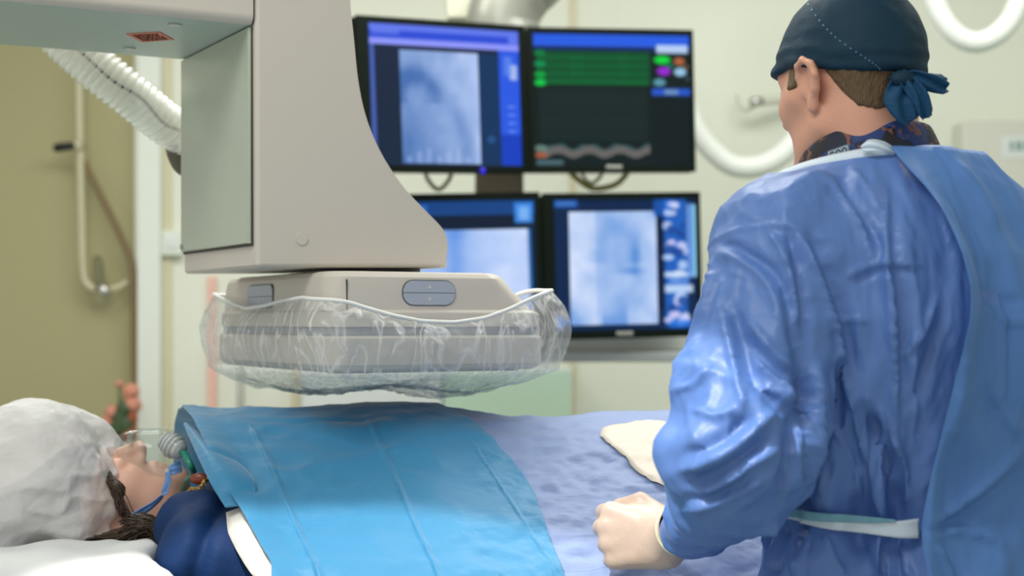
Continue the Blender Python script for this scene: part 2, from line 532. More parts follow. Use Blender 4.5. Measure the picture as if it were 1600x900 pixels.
# out-of-focus bunch at the foot of the white post
M_LEAF = mat('dark_green_leaf', (62, 84, 50), 0.5, var=0.2)
M_PETAL = mat('dusty_pink_petal', (206, 140, 116), 0.6, var=0.1)
M_PETAL2 = mat('brick_red_petal', (170, 84, 60), 0.6, var=0.1)
M_POTW = mat('white_vase_glaze', (214, 206, 188), 0.3, var=0.03)
bq = props(empty('flower_vase', tuple(at(192, 760, 4.95)*np.array([1, 1, 0]))), 'white vase of pink and red flowers by the white post', 'flowers')
vz = bz(690, 4.95)
prof = [(0.0, .0), (.05, .0), (.06, .02), (.05, .10), (.045, .2), (.06, .26), (.055, .26), (.04, .2)]
def lathe(profile, z0, n=24):
    V = []; 
    for r_, z_ in profile:
        for k in range(n):
            a = 2*math.pi*k/n; V.append((r_*math.cos(a), r_*math.sin(a), z0+z_))
    F = []
    for i in range(len(profile)-1):
        for k in range(n):
            F.append((i*n+k, i*n+(k+1) % n, (i+1)*n+(k+1) % n, (i+1)*n+k))
    return np.array(V), F
STZ = vz-.26                                           # a small stand carries the vase
std = props(empty('side_stand', (bq.location.x, 4.95, 0)), 'small cream stand under the vase of flowers behind patient', 'stand')
box_obj('top', -.16, .10, -.14, .14, STZ-.03, STZ, M_CREAM_TRIM, std, .004)
for sx in (-.14, .08):
    for sy in (-.12, .12):
        box_obj('leg', sx-.015, sx+.015, sy-.015, sy+.015, 0, STZ-.03, M_CREAM_TRIM, std, .003)
v, f = lathe(prof, 0); o = obj('vase', v, f, M_POTW, bq, world=False)
bq.location.z = STZ
def blob(name, c, r, m, par, sd):
    def fn(P): return ell(P, c, r)
    bm = bmesh.new(); bmesh.ops.create_icosphere(bm, subdivisions=3, radius=1.0)
    for q in bm.verts:
        n_ = q.co.normalized(); k = 1+.25*math.sin(n_.x*7+sd)*math.cos(n_.z*6+sd*2)*math.sin(n_.y*5+sd)
        q.co = Vector((c[0]+n_.x*r[0]*k, c[1]+n_.y*r[1]*k, c[2]+n_.z*r[2]*k))
    return bm_obj(name, bm, m, par, True)
for k, (px, py, r_, m_) in enumerate([(205, 612, .026, M_PETAL), (207, 632, .028, M_PETAL), (203, 652, .024, M_PETAL2), (176, 645, .024, M_PETAL), (168, 660, .022, M_PETAL), (200, 676, .028, M_PETAL2), (186, 600, .012, M_PETAL)]):
    p = at(px, py, 4.95)-np.array(bq.location)
    fl = blob('flower', p, (r_, r_, r_), m_, bq, k)
    v, f = tube_mesh(catmull([(p[0]*.2, 0, .2), (p[0]*.6, 0, .2+(p[2]-.2)*.5), p], 10), .0035, 8)
    obj('stem', v, f, M_LEAF, fl, world=False)
for k, (px, py) in enumerate([(188, 655), (196, 664), (184, 668), (193, 640)]):
    p = at(px, py, 4.93)-np.array(bq.location)
    blob('leaf', p, (.022, .012, .03), M_LEAF, bq, k+3)
# dark object cut by the left edge
kb = props(empty('trolley', (bx(-40, 4.6), 4.6, 0)), 'dark trolley post with rounded knob, cut by the left edge of view', 'trolley')
v, f = lathe([(0, 0), (.05, .01), (.055, .06), (.04, .10), (0, .12)], bz(672, 4.6)); obj('knob', v, f, M_DARK, kb, world=False)

v, f = tube_mesh([(0, 0, .03), (0, 0, bz(672, 4.6)+.02)], .02, 12); obj('post', v, f, M_DARK, kb, world=False)
v, f = tube_mesh([(0, 0, 0), (0, 0, .03)], .13, 24); obj('base', v, f, M_DARK, kb, world=False)

# right: hose loops on ceiling arms, lamp bracket, wall box
M_LOOP = mat('white_hose_plastic', (226, 232, 224), 0.4, var=0.02)
d = 4.7
path = catmull([at(1050, 60, d), at(1062, 130, d), at(1090, 205, d), (at(1130, 250, d)), at(1165, 262, d), at(1205, 252, d), at(1240, 222, d), at(1275, 160, d), at(1295, 80, d), at(1300, -80, d)], 80)
lp = props(tube('hose_loop', path, .033, M_LOOP, None, 18), 'thick white hose hanging in a loop right of the screens', 'hose')
d = 4.3
path = catmull([at(1440, -120, d), at(1452, -40, d), at(1466, 15, d), at(1492, 52, d), at(1525, 66, d), at(1560, 52, d), at(1585, 20, d), at(1598, -30, d), at(1604, -120, d)], 80)
props(tube('hose_loop', path, .030, M_LOOP, None, 18), 'thick white hose hanging in a loop at the upper right corner', 'hose')
br = props(empty('wall_bracket', tuple(at(1185, 158, BY-.08))), 'small white tubular bracket with shiny end on wall left of the capped head', 'bracket')
M_BR = mat('pale_bracket_plastic', (206, 208, 194), 0.4, var=0.02)
tube('arm', [at(1182, 159, BY-.12), at(1250, 154, BY-.06), at(1300, 152, BY-.01)], [.015, .015, .015], M_BR, br, 14)
tube('end_cap', [at(1176, 160, BY-.14), at(1188, 158.5, BY-.115)], [.017, .017], M_STEEL, br, 16)
tube('hook', catmull([at(1152, 150, BY-.05), at(1154, 163, BY-.07), at(1166, 172, BY-.09), at(1178, 166, BY-.1)], 14), .007, M_BR, br, 10)
wb = props(empty('wall_box', tuple(at(1570, 300, BY-.05))), 'pale grey wall box with a small printed white label, far right', 'box')
ox, oz = wb.location.x, wb.location.z
box_obj('box', bx(1500, BY-.1)-ox, bx(1720, BY-.1)-ox, -.08, .048, bz(420, BY)-oz, bz(196, BY)-oz, mat('pale_grey_box_enamel', (214, 216, 204), 0.45, var=0.02), wb, .01)
lb = box_obj('label', bx(1560, BY-.1)-ox, bx(1640, BY-.1)-ox, -.083, -.08, bz(247, BY-.13)-oz, bz(212, BY-.13)-oz, M_CABW, wb)
M_INK = mat('faded_green_ink', (140, 170, 160), 0.6, var=0.05)
bm = bmesh.new()
x = bx(1573, BY-.1)-ox
for wd in (.012, .020, .008, .018, .014):
    add_box(bm, x, x+wd, -.0845, -.083, bz(236, BY-.13)-oz, bz(221, BY-.13)-oz); x += wd+.008
bm_obj('print', bm, M_INK, lb)

# ------------------------------------------------------------------ the four screens and their mount
def canvas(nx, ny, c=(0, 0, 0)):
    I = np.zeros((ny, nx, 3)); I[:] = np.array(c)/255.0
    return I
def rect(I, u0, v0, u1, v1, c, a=1.0, soft=0.0):
    """u right 0..1, v DOWN 0..1"""
    ny, nx, _ = I.shape
    u = (np.arange(nx)+.5)/nx; v = (np.arange(ny)+.5)/ny
    if soft:
        mu = sstep(u0-soft, u0+soft, u)*(1-sstep(u1-soft, u1+soft, u)); mv = sstep(v0-soft, v0+soft, v)*(1-sstep(v1-soft, v1+soft, v))
    else:
        mu = ((u >= u0) & (u < u1))*1.0; mv = ((v >= v0) & (v < v1))*1.0
    m = (mv[:, None]*mu[None, :]*a)[..., None]
    I[:] = I*(1-m) + np.array(c)/255.0*m
def disc(I, u0, v0, ru, rv, c, a=1.0):
    ny, nx, _ = I.shape
    u = ((np.arange(nx)+.5)/nx)[None, :]; v = ((np.arange(ny)+.5)/ny)[:, None]
    m = (1-sstep(.6, 1.2, np.sqrt(((u-u0)/ru)**2+((v-v0)/rv)**2)))[..., None]*a
    I[:] = I*(1-m) + np.array(c)/255.0*m
def xray(I, u0, v0, u1, v1, dark, light, seed, fn):
    ny, nx, _ = I.shape
    i0, i1, j0, j1 = int(u0*nx), int(u1*nx), int(v0*ny), int(v1*ny)
    U, V = np.meshgrid(np.linspace(0, 1, i1-i0), np.linspace(0, 1, j1-j0))
    t = fn(U, V) + .10*fbm(U*5, V*5, U*0, 3, seed)
    t = np.clip(t, 0, 1)[..., None]
    I[j0:j1, i0:i1] = np.array(dark)/255.0*(1-t) + np.array(light)/255.0*t
def arcdark(U, V, cu, cv, r, wd, a0=None, amt=.3):
    q = np.abs(np.sqrt((U-cu)**2+(V-cv)**2)-r)
    return -amt*np.exp(-(q/wd)**2)*(V < cv+.05)

def scr_a():
    I = canvas(168, 150, (22, 38, 62))
    rect(I, 0, 0, 1, .15, (96, 120, 236)); rect(I, 0, .05, .93, .10, (44, 76, 214)); rect(I, 0, .105, 1, .145, (142, 150, 250))
    rect(I, .02, .04, .2, .075, (120, 140, 240), .6, .01)
    rect(I, 0, .15, .035, 1, (70, 96, 176))
    xray(I, .20, .18, .72, .985, (72, 112, 176), (186, 206, 248), 3, lambda U, V: .55+.5*(U-.35)-.45*(V-.3)*(1-U)+arcdark(U, V, .2, .42, .22, .09, amt=.26)+arcdark(U, V, .1, 1.0, .75, .10, amt=.25))
    for k in range(7): rect(I, .23+k*.065, .93-.03*(k % 3), .25+k*.065, .975, (170, 190, 236), .6, .01)
    rect(I, .72, .18, .86, .985, (14, 50, 92)); rect(I, .86, .15, 1, .985, (40, 88, 226))
    rect(I, .93, .25, .98, .36, (190, 205, 240), .9, .012); rect(I, .89, .19, .95, .33, (110, 150, 240), .6, .01)
    for k in range(5): rect(I, .91, .55+.06*k, .96, .565+.06*k, (150, 180, 244), .6, .008)
    rect(I, .86, .76, 1, .985, (20, 62, 190)); disc(I, .79, .80, .03, .03, (40, 90, 150), .8)
    return I
def scr_b():
    I = canvas(190, 150, (8, 27, 26))
    rect(I, 0, .0, 1, .10, (36, 92, 226), 1, .015); rect(I, 0, .10, 1, .125, (8, 30, 90))
    rect(I, .78, .08, .99, .14, (170, 205, 250), .85, .012)
    for k in range(6): rect(I, .795+k*.032, .075, .81+k*.032, .135, (226, 238, 255), .9, .005)
    rect(I, .02, .13, .74, .385, (0, 70, 36))
    for k in range(4): rect(I, .04, .16+.06*k, .73, .20+.06*k, (0, 104, 50), .75, .012)
    for k in range(3):
        for j in range(22): rect(I, .06+j*.031, .15+.065*k, .064+j*.031, .20+.065*k, (0, 44, 26), .8)
    for k, (vv, c) in enumerate([(.15, (0, 120, 60)), (.23, (0, 140, 76)), (.31, (0, 160, 60)), (.37, (0, 200, 70))]):
        disc(I, .045, vv, .04, .028, c)
    for k in range(12): rect(I, .04, .43+.032*k, .72, .436+.032*k, (56, 80, 74), .7, .004)
    U = (np.arange(190)+.5)/190
    for i, u in enumerate(U):
        if .06 < u < .73:
            m = .885+.018*math.sin(u*32)
            rect(I, u-.004, m-.03, u+.004, m+.03, (110, 106, 104) , .9)
            rect(I, u-.004, m-.045+.01*math.sin(u*60), u+.004, m-.03, (44, 88, 92), .8)
    disc(I, .04, .86, .045, .03, (120, 150, 140), .8); disc(I, .04, .91, .045, .025, (176, 96, 66), .9); rect(I, .01, .945, .18, .985, (90, 120, 130), .8, .012)
    disc(I, .82, .19, .06, .035, (0, 214, 60)); disc(I, .93, .20, .04, .035, (170, 96, 56)); disc(I, .97, .24, .03, .02, (90, 70, 50))
    disc(I, .83, .275, .05, .038, (148, 36, 206)); disc(I, .935, .28, .045, .036, (150, 196, 226)); disc(I, .99, .33, .03, .02, (40, 70, 80)); disc(I, .80, .36, .045, .032, (90, 150, 170))
    disc(I, .87, .235, .03, .02, (0, 110, 90))
    rect(I, .75, .405, 1, .46, (34, 84, 200), 1, .01); rect(I, .83, .415, .92, .45, (130, 160, 180), .8, .01)
    rect(I, .76, .47, 1, 1, (6, 24, 26), .8)
    return I
def scr_c():
    I = canvas(168, 150, (14, 36, 60))
    rect(I, 0, 0, 1, .11, (18, 66, 130)); rect(I, .05, .03, .28, .09, (40, 110, 200), .9, .012)
    rect(I, .86, .02, .985, .17, (60, 140, 236), .9, .012); rect(I, .89, .05, .96, .15, (150, 196, 250), .7, .02)
    rect(I, 0, .11, .86, .2, (10, 28, 50))
    xray(I, .10, .215, .95, 1, (96, 146, 226), (206, 222, 254), 9, lambda U, V: .75+.2*np.cos(U*7)*(1-V)-.45*np.exp(-((U-.42)/.09)**2)+arcdark(U, V, .2, .8, .35, .1, amt=.2))
    rect(I, .95, .215, .965, 1, (40, 150, 250), .8)
    return I
def scr_d():
    I = canvas(180, 150, (4, 36, 74))
    rect(I, 0, .0, .17, .06, (24, 84, 170), 1, .012); rect(I, .02, .015, .15, .045, (110, 150, 210), .5, .012)
    def fn(U, V):
        t = .80-.22*np.exp(-((U-.5)/.3)**2)+.15*(U < .3)
        t = t+arcdark(U, V, .52, .40, .24, .10, amt=.15) - .36*np.exp(-((U-.76)/.06)**2)*np.exp(-((V-.40)/.16)**2)
        t = t-.35*np.exp(-((U-.70)/.14)**2-((V-.53)/.03)**2) - .55*sstep(.3, .0, U)*sstep(.72, 1.0, V) - .3*sstep(.8, 1.0, V)*(np.abs(U-.5) < .15)
        return t
    xray(I, .11, .095, .72, .955, (58, 120, 206), (216, 228, 254), 21, fn)
    rect(I, .735, .15, .765, .85, (2, 14, 40), .9, .008)
    rect(I, .70, .0, .84, .13, (20, 84, 176), .9, .015)
    rect(I, .77, .0, .93, .98, (36, 110, 216), .8, .02)
    rng = np.random.RandomState(5)
    for k in range(34):
        disc(I, .79+.13*rng.rand(), .03+.93*rng.rand(), .03+.02*rng.rand(), .02+.025*rng.rand(), (190+40*rng.rand(), 215, 252) if k % 3 else (20, 70, 150), .85)
    rect(I, .77, .56, .97, .60, (210, 228, 252), .9, .01); rect(I, .77, .66, .97, .72, (200, 220, 250), .9, .01); rect(I, .80, .60, .94, .66, (90, 140, 220), .9, .01)
    rect(I, .93, .04, .985, .6, (110, 156, 232), .9, .012); rect(I, .98, .05, .992, .6, (150, 226, 250), .9)
    disc(I, -.0, .93, .10, .05, (60, 140, 240), .9)
    rect(I, .80, .93, .97, .99, (30, 110, 220), .8, .02)
    return I

M_SCR = attr_mat('lit_screen', 0.25, True, 1.0)
M_LED = glow('blue_power_light', (20, 0, 215), 1.0)
def monitor(label, pl, pr, dl, dr, h, img, insets, logo=False, led=None):
    """pl / pr: photo positions of the middles of the left and right edges, at distances dl / dr"""
    A = at(pl[0], pl[1], dl); Bp = at(pr[0], pr[1], dr)
    c = (A+Bp)/2; wv = Bp-A; W = np.linalg.norm(wv)
    yaw = math.atan2(wv[1], wv[0]); roll = math.asin(wv[2]/W)
    e = empty('monitor', tuple(c)); e.rotation_euler = Matrix.Rotation(yaw, 3, 'Z').__matmul__(Matrix.Rotation(-roll, 3, 'Y')).to_euler()
    props(e, label, 'monitor', 'screens on the ceiling mount')
    W2, H2 = W/2, h/2
    l, t, r_, b_ = insets
    # casing: a shallow box with a recessed front and a bulged back
    bm = bmesh.new()
    add_box(bm, -W2, W2, 0, .045, -H2, H2)
    bmesh.ops.bevel(bm, geom=bm.edges[:], offset=.005, segments=2, affect='EDGES')
    add_box(bm, -W2*.7, W2*.7, .0452, .075, -H2*.7, H2*.7)
    cs = bm_obj('casing', bm, M_BEZEL, e); smooth_angle(cs, 40)
    # bezel rails standing 6 mm proud of the glass
    bm = bmesh.new()
    add_box(bm, -W2, -W2+l, -.006, -.0002, -H2, H2); add_box(bm, W2-r_, W2, -.006, -.0002, -H2, H2)
    add_box(bm, -W2+l+.0002, W2-r_-.0002, -.006, -.0002, H2-t, H2); add_box(bm, -W2+l+.0002, W2-r_-.0002, -.006, -.0002, -H2, -H2+b_)
    bm_obj('bezel', bm, M_BEZEL, e)
    ny, nx, _ = img.shape
    xs = np.linspace(-W2+l, W2-r_, nx); zs = np.linspace(H2-t, -H2+b_, ny)
    V = np.array([(x, -.002, z) for z in zs for x in xs])
    F = [(j*nx+i, (j+1)*nx+i, (j+1)*nx+i+1, j*nx+i+1) for j in range(ny-1) for i in range(nx-1)]
    s = obj('screen', V, F, M_SCR, e, True, False)
    lin = np.where(img <= .04045, img/12.92, ((np.clip(img, 0, 1)+.055)/1.055)**2.4)
    paint(s, lin.reshape(-1, 3))
    if led is not None:
        bm = bmesh.new(); bmesh.ops.create_uvsphere(bm, u_segments=12, v_segments=8, radius=.0085, matrix=Matrix.Translation((W2*led, -.006, -H2+b_*.35)))
        props(bm_obj('power_light', bm, M_LED, e, True), 'blue power light')
    if logo:
        box_obj('badge', -.022, .022, -.0085, -.006, -H2+.008, -H2+.018, M_METAL, e, .001)
    return e
monitor('upper left monitor showing a grey heart X-ray under blue bars', (559, 146), (821.5, 156), 3.72, 3.95, .378, scr_a(), (.032, .016, .018, .016), led=.42)
monitor('upper right monitor showing green traces on a black background', (825.5, 156), (1084, 158), 3.967, 4.06, .374, scr_b(), (.014, .015, .010, .014), logo=True)
monitor('lower left monitor partly hidden by grey column, pale X-ray image', (592, 424), (846, 417), 3.85, 3.94, .384, scr_c(), (.02, .020, .014, .018))
monitor('lower right monitor showing bright blue X-ray beside a thumbnail strip', (849, 417), (1095, 413), 3.958, 4.02, .378, scr_d(), (.030, .018, .012, .022), logo=True)

M_MAST = mat('brown_grey_mast', (112, 104, 86), 0.4, 0.2, var=0.06)
mt = props(empty('monitor_mount', tuple(at(790, 285, 4.12))), 'ceiling mount with grey curved arm carrying the four screens', 'mount')
X0, Z0 = mt.location.x, mt.location.z
box_obj('mast', bx(742, 4.12)-X0, bx(818, 4.12)-X0, 0, .09, bz(560, 4.12)-Z0, bz(60, 4.12)-Z0, M_MAST, mt, .006)
box_obj('crossbar', bx(600, 4.14)-X0, bx(1060, 4.14)-X0, .02, .07, bz(170, 4.12)-Z0, bz(140, 4.12)-Z0, M_METAL, mt, .004)
box_obj('crossbar', bx(600, 4.14)-X0, bx(1060, 4.14)-X0, .02, .07, bz(430, 4.12)-Z0, bz(400, 4.12)-Z0, M_METAL, mt, .004)
box_obj('shelf_rail', bx(700, 4.05)-X0, bx(1090, 4.05)-X0, -.10, .06, bz(566, 4.02)-Z0, bz(549, 4.02)-Z0, mat('blue_grey_rail', (158, 164, 160), 0.35, 0.2, var=0.04), mt, .006)
box_obj('shelf_back', bx(700, 4.05)-X0, bx(1090, 4.05)-X0, .03, .05, bz(549, 4.02)-Z0, bz(528, 4.02)-Z0, M_WHITE_TRIM, mt, .003)
path = catmull([at(790, 60, 4.2), at(785, 36, 4.2), at(795, 5, 4.2), at(812, -20, 4.2), at(840, -60, 4.2), at(840, -190, 4.2)], 40)
tube('ceiling_arm', path, [.10]*40, M_METAL, mt, 24)
box_obj('arm_bracket', bx(700, 4.3)-X0, bx(742, 4.3)-X0, .12, .2, bz(34, 4.3)-Z0, bz(-150, 4.3)-Z0, mat('pale_grey_bracket', (206, 206, 186), 0.5, var=0.02), mt, .004)
M_WIRE = mat('olive_grey_wire', (120, 124, 92), 0.5, var=0.06)
M_WIREY = mat('yellow_green_wire', (150, 150, 84), 0.5, var=0.06)
props(tube('cord', catmull([at(664, 262, 4.0), at(668, 280, 4.0), at(685, 296, 4.0), at(702, 280, 4.0), at(706, 262, 4.0)], 30), .006, M_WIRE, None, 10), 'grey cord looping below the upper left screen', 'cord')
props(tube('cord', catmull([at(886, 262, 4.1), at(898, 276, 4.1), at(925, 294, 4.1), at(958, 290, 4.1), at(976, 276, 4.1), at(984, 262, 4.1)], 30), .008, M_WIREY, None, 10), 'yellow green cord looping below the upper right screen', 'cord')
props(tube('cord', catmull([at(905, 262, 4.15), at(916, 282, 4.13), at(926, 286, 4.12), at(938, 276, 4.13), at(944, 262, 4.15)], 24), .005, M_WIRE, None, 10), 'thin dark cord beside the yellow green one below the upper right screen', 'cord')

# ------------------------------------------------------------------ the C-arm with its flat detector
OX, OY, TH = -0.254, 2.10, math.atan2(0.482, 0.876)
ca = props(empty('c_arm', (OX, OY, 0), TH), 'large grey X-ray arm with a flat detector hanging over the draped patient', 'x-ray machine')
CU = np.array([math.cos(TH), math.sin(TH), 0]); CW = np.array([-math.sin(TH), math.cos(TH), 0])
def L2W(a, b, z): return np.array([OX, OY, 0]) + CU*a + CW*b + np.array([0, 0, z])
def ray_b(px, py, b):
    """(a, z) on the machine's plane at depth b"""
    dr = np.array([(px-800)/FPX, 1, -(py-HOR)/FPX]); o = np.array([0, 0, CAMZ])
    t = (b - (o-np.array([OX, OY, 0])) @ CW)/(dr @ CW); p = o+t*dr
    return float((p-np.array([OX, OY, 0])) @ CU), float(p[2])
def ray_a(px, py, a):
    dr = np.array([(px-800)/FPX, 1, -(py-HOR)/FPX]); o = np.array([0, 0, CAMZ])
    t = (a - (o-np.array([OX, OY, 0])) @ CU)/(dr @ CU); p = o+t*dr
    return float((p-np.array([OX, OY, 0])) @ CW), float(p[2])
def ray_z(px, py, z):
    dr = np.array([(px-800)/FPX, 1, -(py-HOR)/FPX]); o = np.array([0, 0, CAMZ])
    t = (z-o[2])/dr[2]; p = o+t*dr - np.array([OX, OY, 0])
    return float(p @ CU), float(p @ CW)
B0, B1 = .0725, .415
AL, ZB = ray_b(401, 418, B0)
prof = [ray_b(px, py, B0) for px, py in ((700, 418), (700, 386))]
prof += [tuple(p) for p in catmull([(*ray_b(px, py, B0), 0) for px, py in ((700, 386), (697, 368), (688, 353), (660, 324), (632, 294), (603, 252), (582, 210), (568, 168), (559, 120), (553, 60), (547, 0), (543, -90))], 40)[1:, :2]]
ZTOP = 2.55
prof += [(prof[-1][0]-.004, ZTOP), (AL-.004, ZTOP), (AL, ZB+.004), (AL+.004, ZB)]
colm = prism('column', prof, 'y', B0, B1, M_CARM, ca, bevel=.012, seg=4)
# round cap on the front face
a_, z_ = ray_b(471, 373, B0)
bm = bmesh.new(); bmesh.ops.create_cone(bm, cap_ends=True, segments=32, radius1=.0092, radius2=.0088, depth=.002, matrix=Matrix.Translation((a_, B0-.001, z_)) @ Matrix.Rotation(R(90), 4, 'X'))
o = bm_obj('round_cap', bm, M_CARM, colm); smooth_angle(o, 40)
# beam going left from the column, over the camera side
ZBE = ray_b(390, 37, B0)[1]
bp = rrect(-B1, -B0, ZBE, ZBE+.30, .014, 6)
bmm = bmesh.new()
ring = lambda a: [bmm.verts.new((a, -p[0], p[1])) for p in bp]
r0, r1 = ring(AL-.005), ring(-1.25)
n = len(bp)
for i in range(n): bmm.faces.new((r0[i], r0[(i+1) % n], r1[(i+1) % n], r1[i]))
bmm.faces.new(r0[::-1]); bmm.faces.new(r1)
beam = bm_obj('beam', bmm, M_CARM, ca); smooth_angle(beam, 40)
beam.data.materials.append(mat('painted_green_reflection', (172, 190, 182), .4, var=.02))  # greenish reflected light on the underside, painted in as its colour
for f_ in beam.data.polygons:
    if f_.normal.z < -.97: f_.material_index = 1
# warning label on the beam's underside
q = [ray_z(px, py, ZBE-.0006) for px, py in ((197, 53), (250, 50), (272, 62), (222, 66))]
M_WARN = bpy.data.materials.new('orange_warning_print'); M_WARN.use_nodes = True
nt = M_WARN.node_tree; bs = nt.nodes['Principled BSDF']; bs.inputs['Roughness'].default_value = .5
brk = nt.nodes.new('ShaderNodeTexNoise'); brk.inputs['Scale'].default_value = 120; rp = nt.nodes.new('ShaderNodeValToRGB')
rp.color_ramp.elements[0].position = .42; rp.color_ramp.elements[0].color = srgb((70, 60, 52))+(1,)
rp.color_ramp.elements[1].position = .50; rp.color_ramp.elements[1].color = srgb((214, 104, 84))+(1,)
tcn = nt.nodes.new('ShaderNodeTexCoord'); nt.links.new(tcn.outputs['Object'], brk.inputs['Vector']); nt.links.new(brk.outputs['Fac'], rp.inputs[0]); nt.links.new(rp.outputs[0], bs.inputs['Base Color'])
M_ORANGE = mat('salmon_orange_print', (208, 112, 92), 0.5, var=0.04)
def lab(name, s, z0, z1, m, par):
    c = np.mean(q, axis=0); pts = [tuple(c+(np.array(p)-c)*s) for p in q]
    return prism(name, pts, 'z', z0, z1, m, par)
wl = lab('warning_label', 1.0, ZBE-.0010, ZBE-.0001, M_ORANGE, beam); wl['label'] = 'orange warning label with dark print'
# dark printed lines of the label, joined in one mesh on the label itself
bm = bmesh.new(); Q = np.array(q); rngp = random.Random(8)
for row in range(5):
    s0, s1 = .14+row*.155, .23+row*.155; t_ = .12
    while t_ < .84:
        t2 = min(.88, t_+.05+.12*rngp.random())
        def pt(s, t): return (Q[0]*(1-t)+Q[1]*t)*(1-s) + (Q[3]*(1-t)+Q[2]*t)*s
        vs = [bm.verts.new((*pt(s, t), ZBE-.0013)) for s, t in ((s0, t_), (s0, t2), (s1, t2), (s1, t_))]
        bm.faces.new(vs); t_ = t2+.03
bmesh.ops.solidify(bm, geom=bm.faces[:], thickness=.0004)
pr = bm_obj('warning_print', bm, mat('dark_brown_print', (92, 66, 54), 0.6, var=0.1), ca)
pr.parent = beam
for px, py in ((202, 75), (273, 38)):
    a_, b_ = ray_z(px, py, ZBE)
    bm = bmesh.new(); bmesh.ops.create_cone(bm, cap_ends=True, segments=24, radius1=.0095, radius2=.0095, depth=.002, matrix=Matrix.Translation((a_, b_, ZBE-.0012)))
    o = bm_obj('screw_cap', bm, M_CARM2, beam); smooth_angle(o, 40)
# side panel with a dark reveal
pb0, pz0 = ray_a(396, 388, AL); pb1, _ = ray_a(288, 398, AL)
ztp = ZBE-.002
pn = prism('side_panel', [(B0+.0136, ztp), (B1-.010, ztp), (B1-.010, ZB+.034), (B0+.0136, ZB+.034)], 'x', AL-.0080, AL-.001, M_PANEL, ca, bevel=.002)
sm = box_obj('panel_shadow_gap', AL-.0035, AL-.0005, B0+.0125, B1-.008, ZB+.0305, ztp, M_SEAM, pn)
for b_, z_ in ((B1-.006, ZB+.042),):
    bm = bmesh.new(); bmesh.ops.create_cone(bm, cap_ends=True, segments=16, radius1=.0045, radius2=.004, depth=.003, matrix=Matrix.Translation((AL-.0095, b_-.012, z_)) @ Matrix.Rotation(R(90), 4, 'Y'))
    o = bm_obj('screw', bm, M_STEEL, pn); smooth_angle(o, 40)
# swivel joint between column and detector
bm = bmesh.new(); bmesh.ops.create_cone(bm, cap_ends=True, segments=48, radius1=.075, radius2=.075, depth=.03, matrix=Matrix.Translation((.14, .17, ZB-.004)))
o = bm_obj('swivel_joint', bm, M_DARK, ca); smooth_angle(o, 40)
# detector: housing with sloped ends, bumper strip, lower slab
DA, DB = .352, .49
zD0 = bz(583, 2.10); zD1 = bz(525, 2.10); zD2 = bz(511, 2.10); zD3 = bz(422, 2.10)
def tier(bm, rings):
    """rings of (x0,x1,y0,y1,r,z): loft of rounded rectangles"""
    prev = None; first = None
    for (x0, x1, y0, y1, r_, z) in rings:
        cur = [bm.verts.new((p[0], p[1], z)) for p in rrect(x0, x1, y0, y1, r_, 8)]
        if prev:
            m_ = len(cur)
            for i in range(m_): bm.faces.new((prev[i], prev[(i+1) % m_], cur[(i+1) % m_], cur[i]))
        else: bm.faces.new(cur[::-1])
        prev = cur
    bm.faces.new(prev)
zr = bz(489, 2.1)
bm = bmesh.new()
tier(bm, [(.003, DA-.004, .003, DB-.004, .030, zD2), (.003, DA-.002, .003, DB-.004, .030, zr-.002), (.0035, DA-.004, .0035, DB-.004, .030, zr+.001),
          (.007, DA-.014, .007, DB-.008, .032, zr+.005), (.008, .305, .008, DB-.006, .034, zD3-.022), (.010, .294, .010, DB-.012, .034, zD3-.008), (.014, .286, .014, DB-.018, .034, zD3-.002), (.020, .278, .020, DB-.026, .032, zD3)])
det = bm_obj('detector', bm, M_CARM, ca); smooth_angle(det, 25)
bm = bmesh.new(); tier(bm, [(.006, DA-.006, .006, DB-.006, .028, zD1+.0004), (.006, DA-.006, .006, DB-.006, .028, zD2-.0004)])
o = bm_obj('bumper_strip', bm, M_BUMP, det); smooth_angle(o, 25)
bm = bmesh.new()
tier(bm, [(.012, DA-.012, .012, DB-.012, .024, zD0), (.004, DA-.004, .004, DB-.004, .03, zD0+.004), (0, DA, 0, DB, .032, zD0+.010), (0, DA, 0, DB, .032, zD1-.004), (.003, DA-.003, .003, DB-.003, .030, zD1)])
slab = bm_obj('image_slab', bm, M_CARM, det); smooth_angle(slab, 25)
bm = bmesh.new(); tier(bm, [(.030, DA-.030, .030, DB-.030, .012, zD0-.002), (.030, DA-.030, .030, DB-.030, .012, zD0+.002)])
o = props(bm_obj('image_window', bm, mat('dark_blue_grey_window', (78, 104, 122), 0.4, var=0.05), det), 'blue grey window under the detector'); smooth_angle(o, 25)
# seam near the rounded corner
bm = bmesh.new()
add_box(bm, .0330, .0342, .0055, .0090, zD2+.002, zr+.004)
add_box(bm, .0330, .0342, .0068, .0100, zr+.004, zD3-.012)
bm_obj('seam', bm, M_SEAM, det)
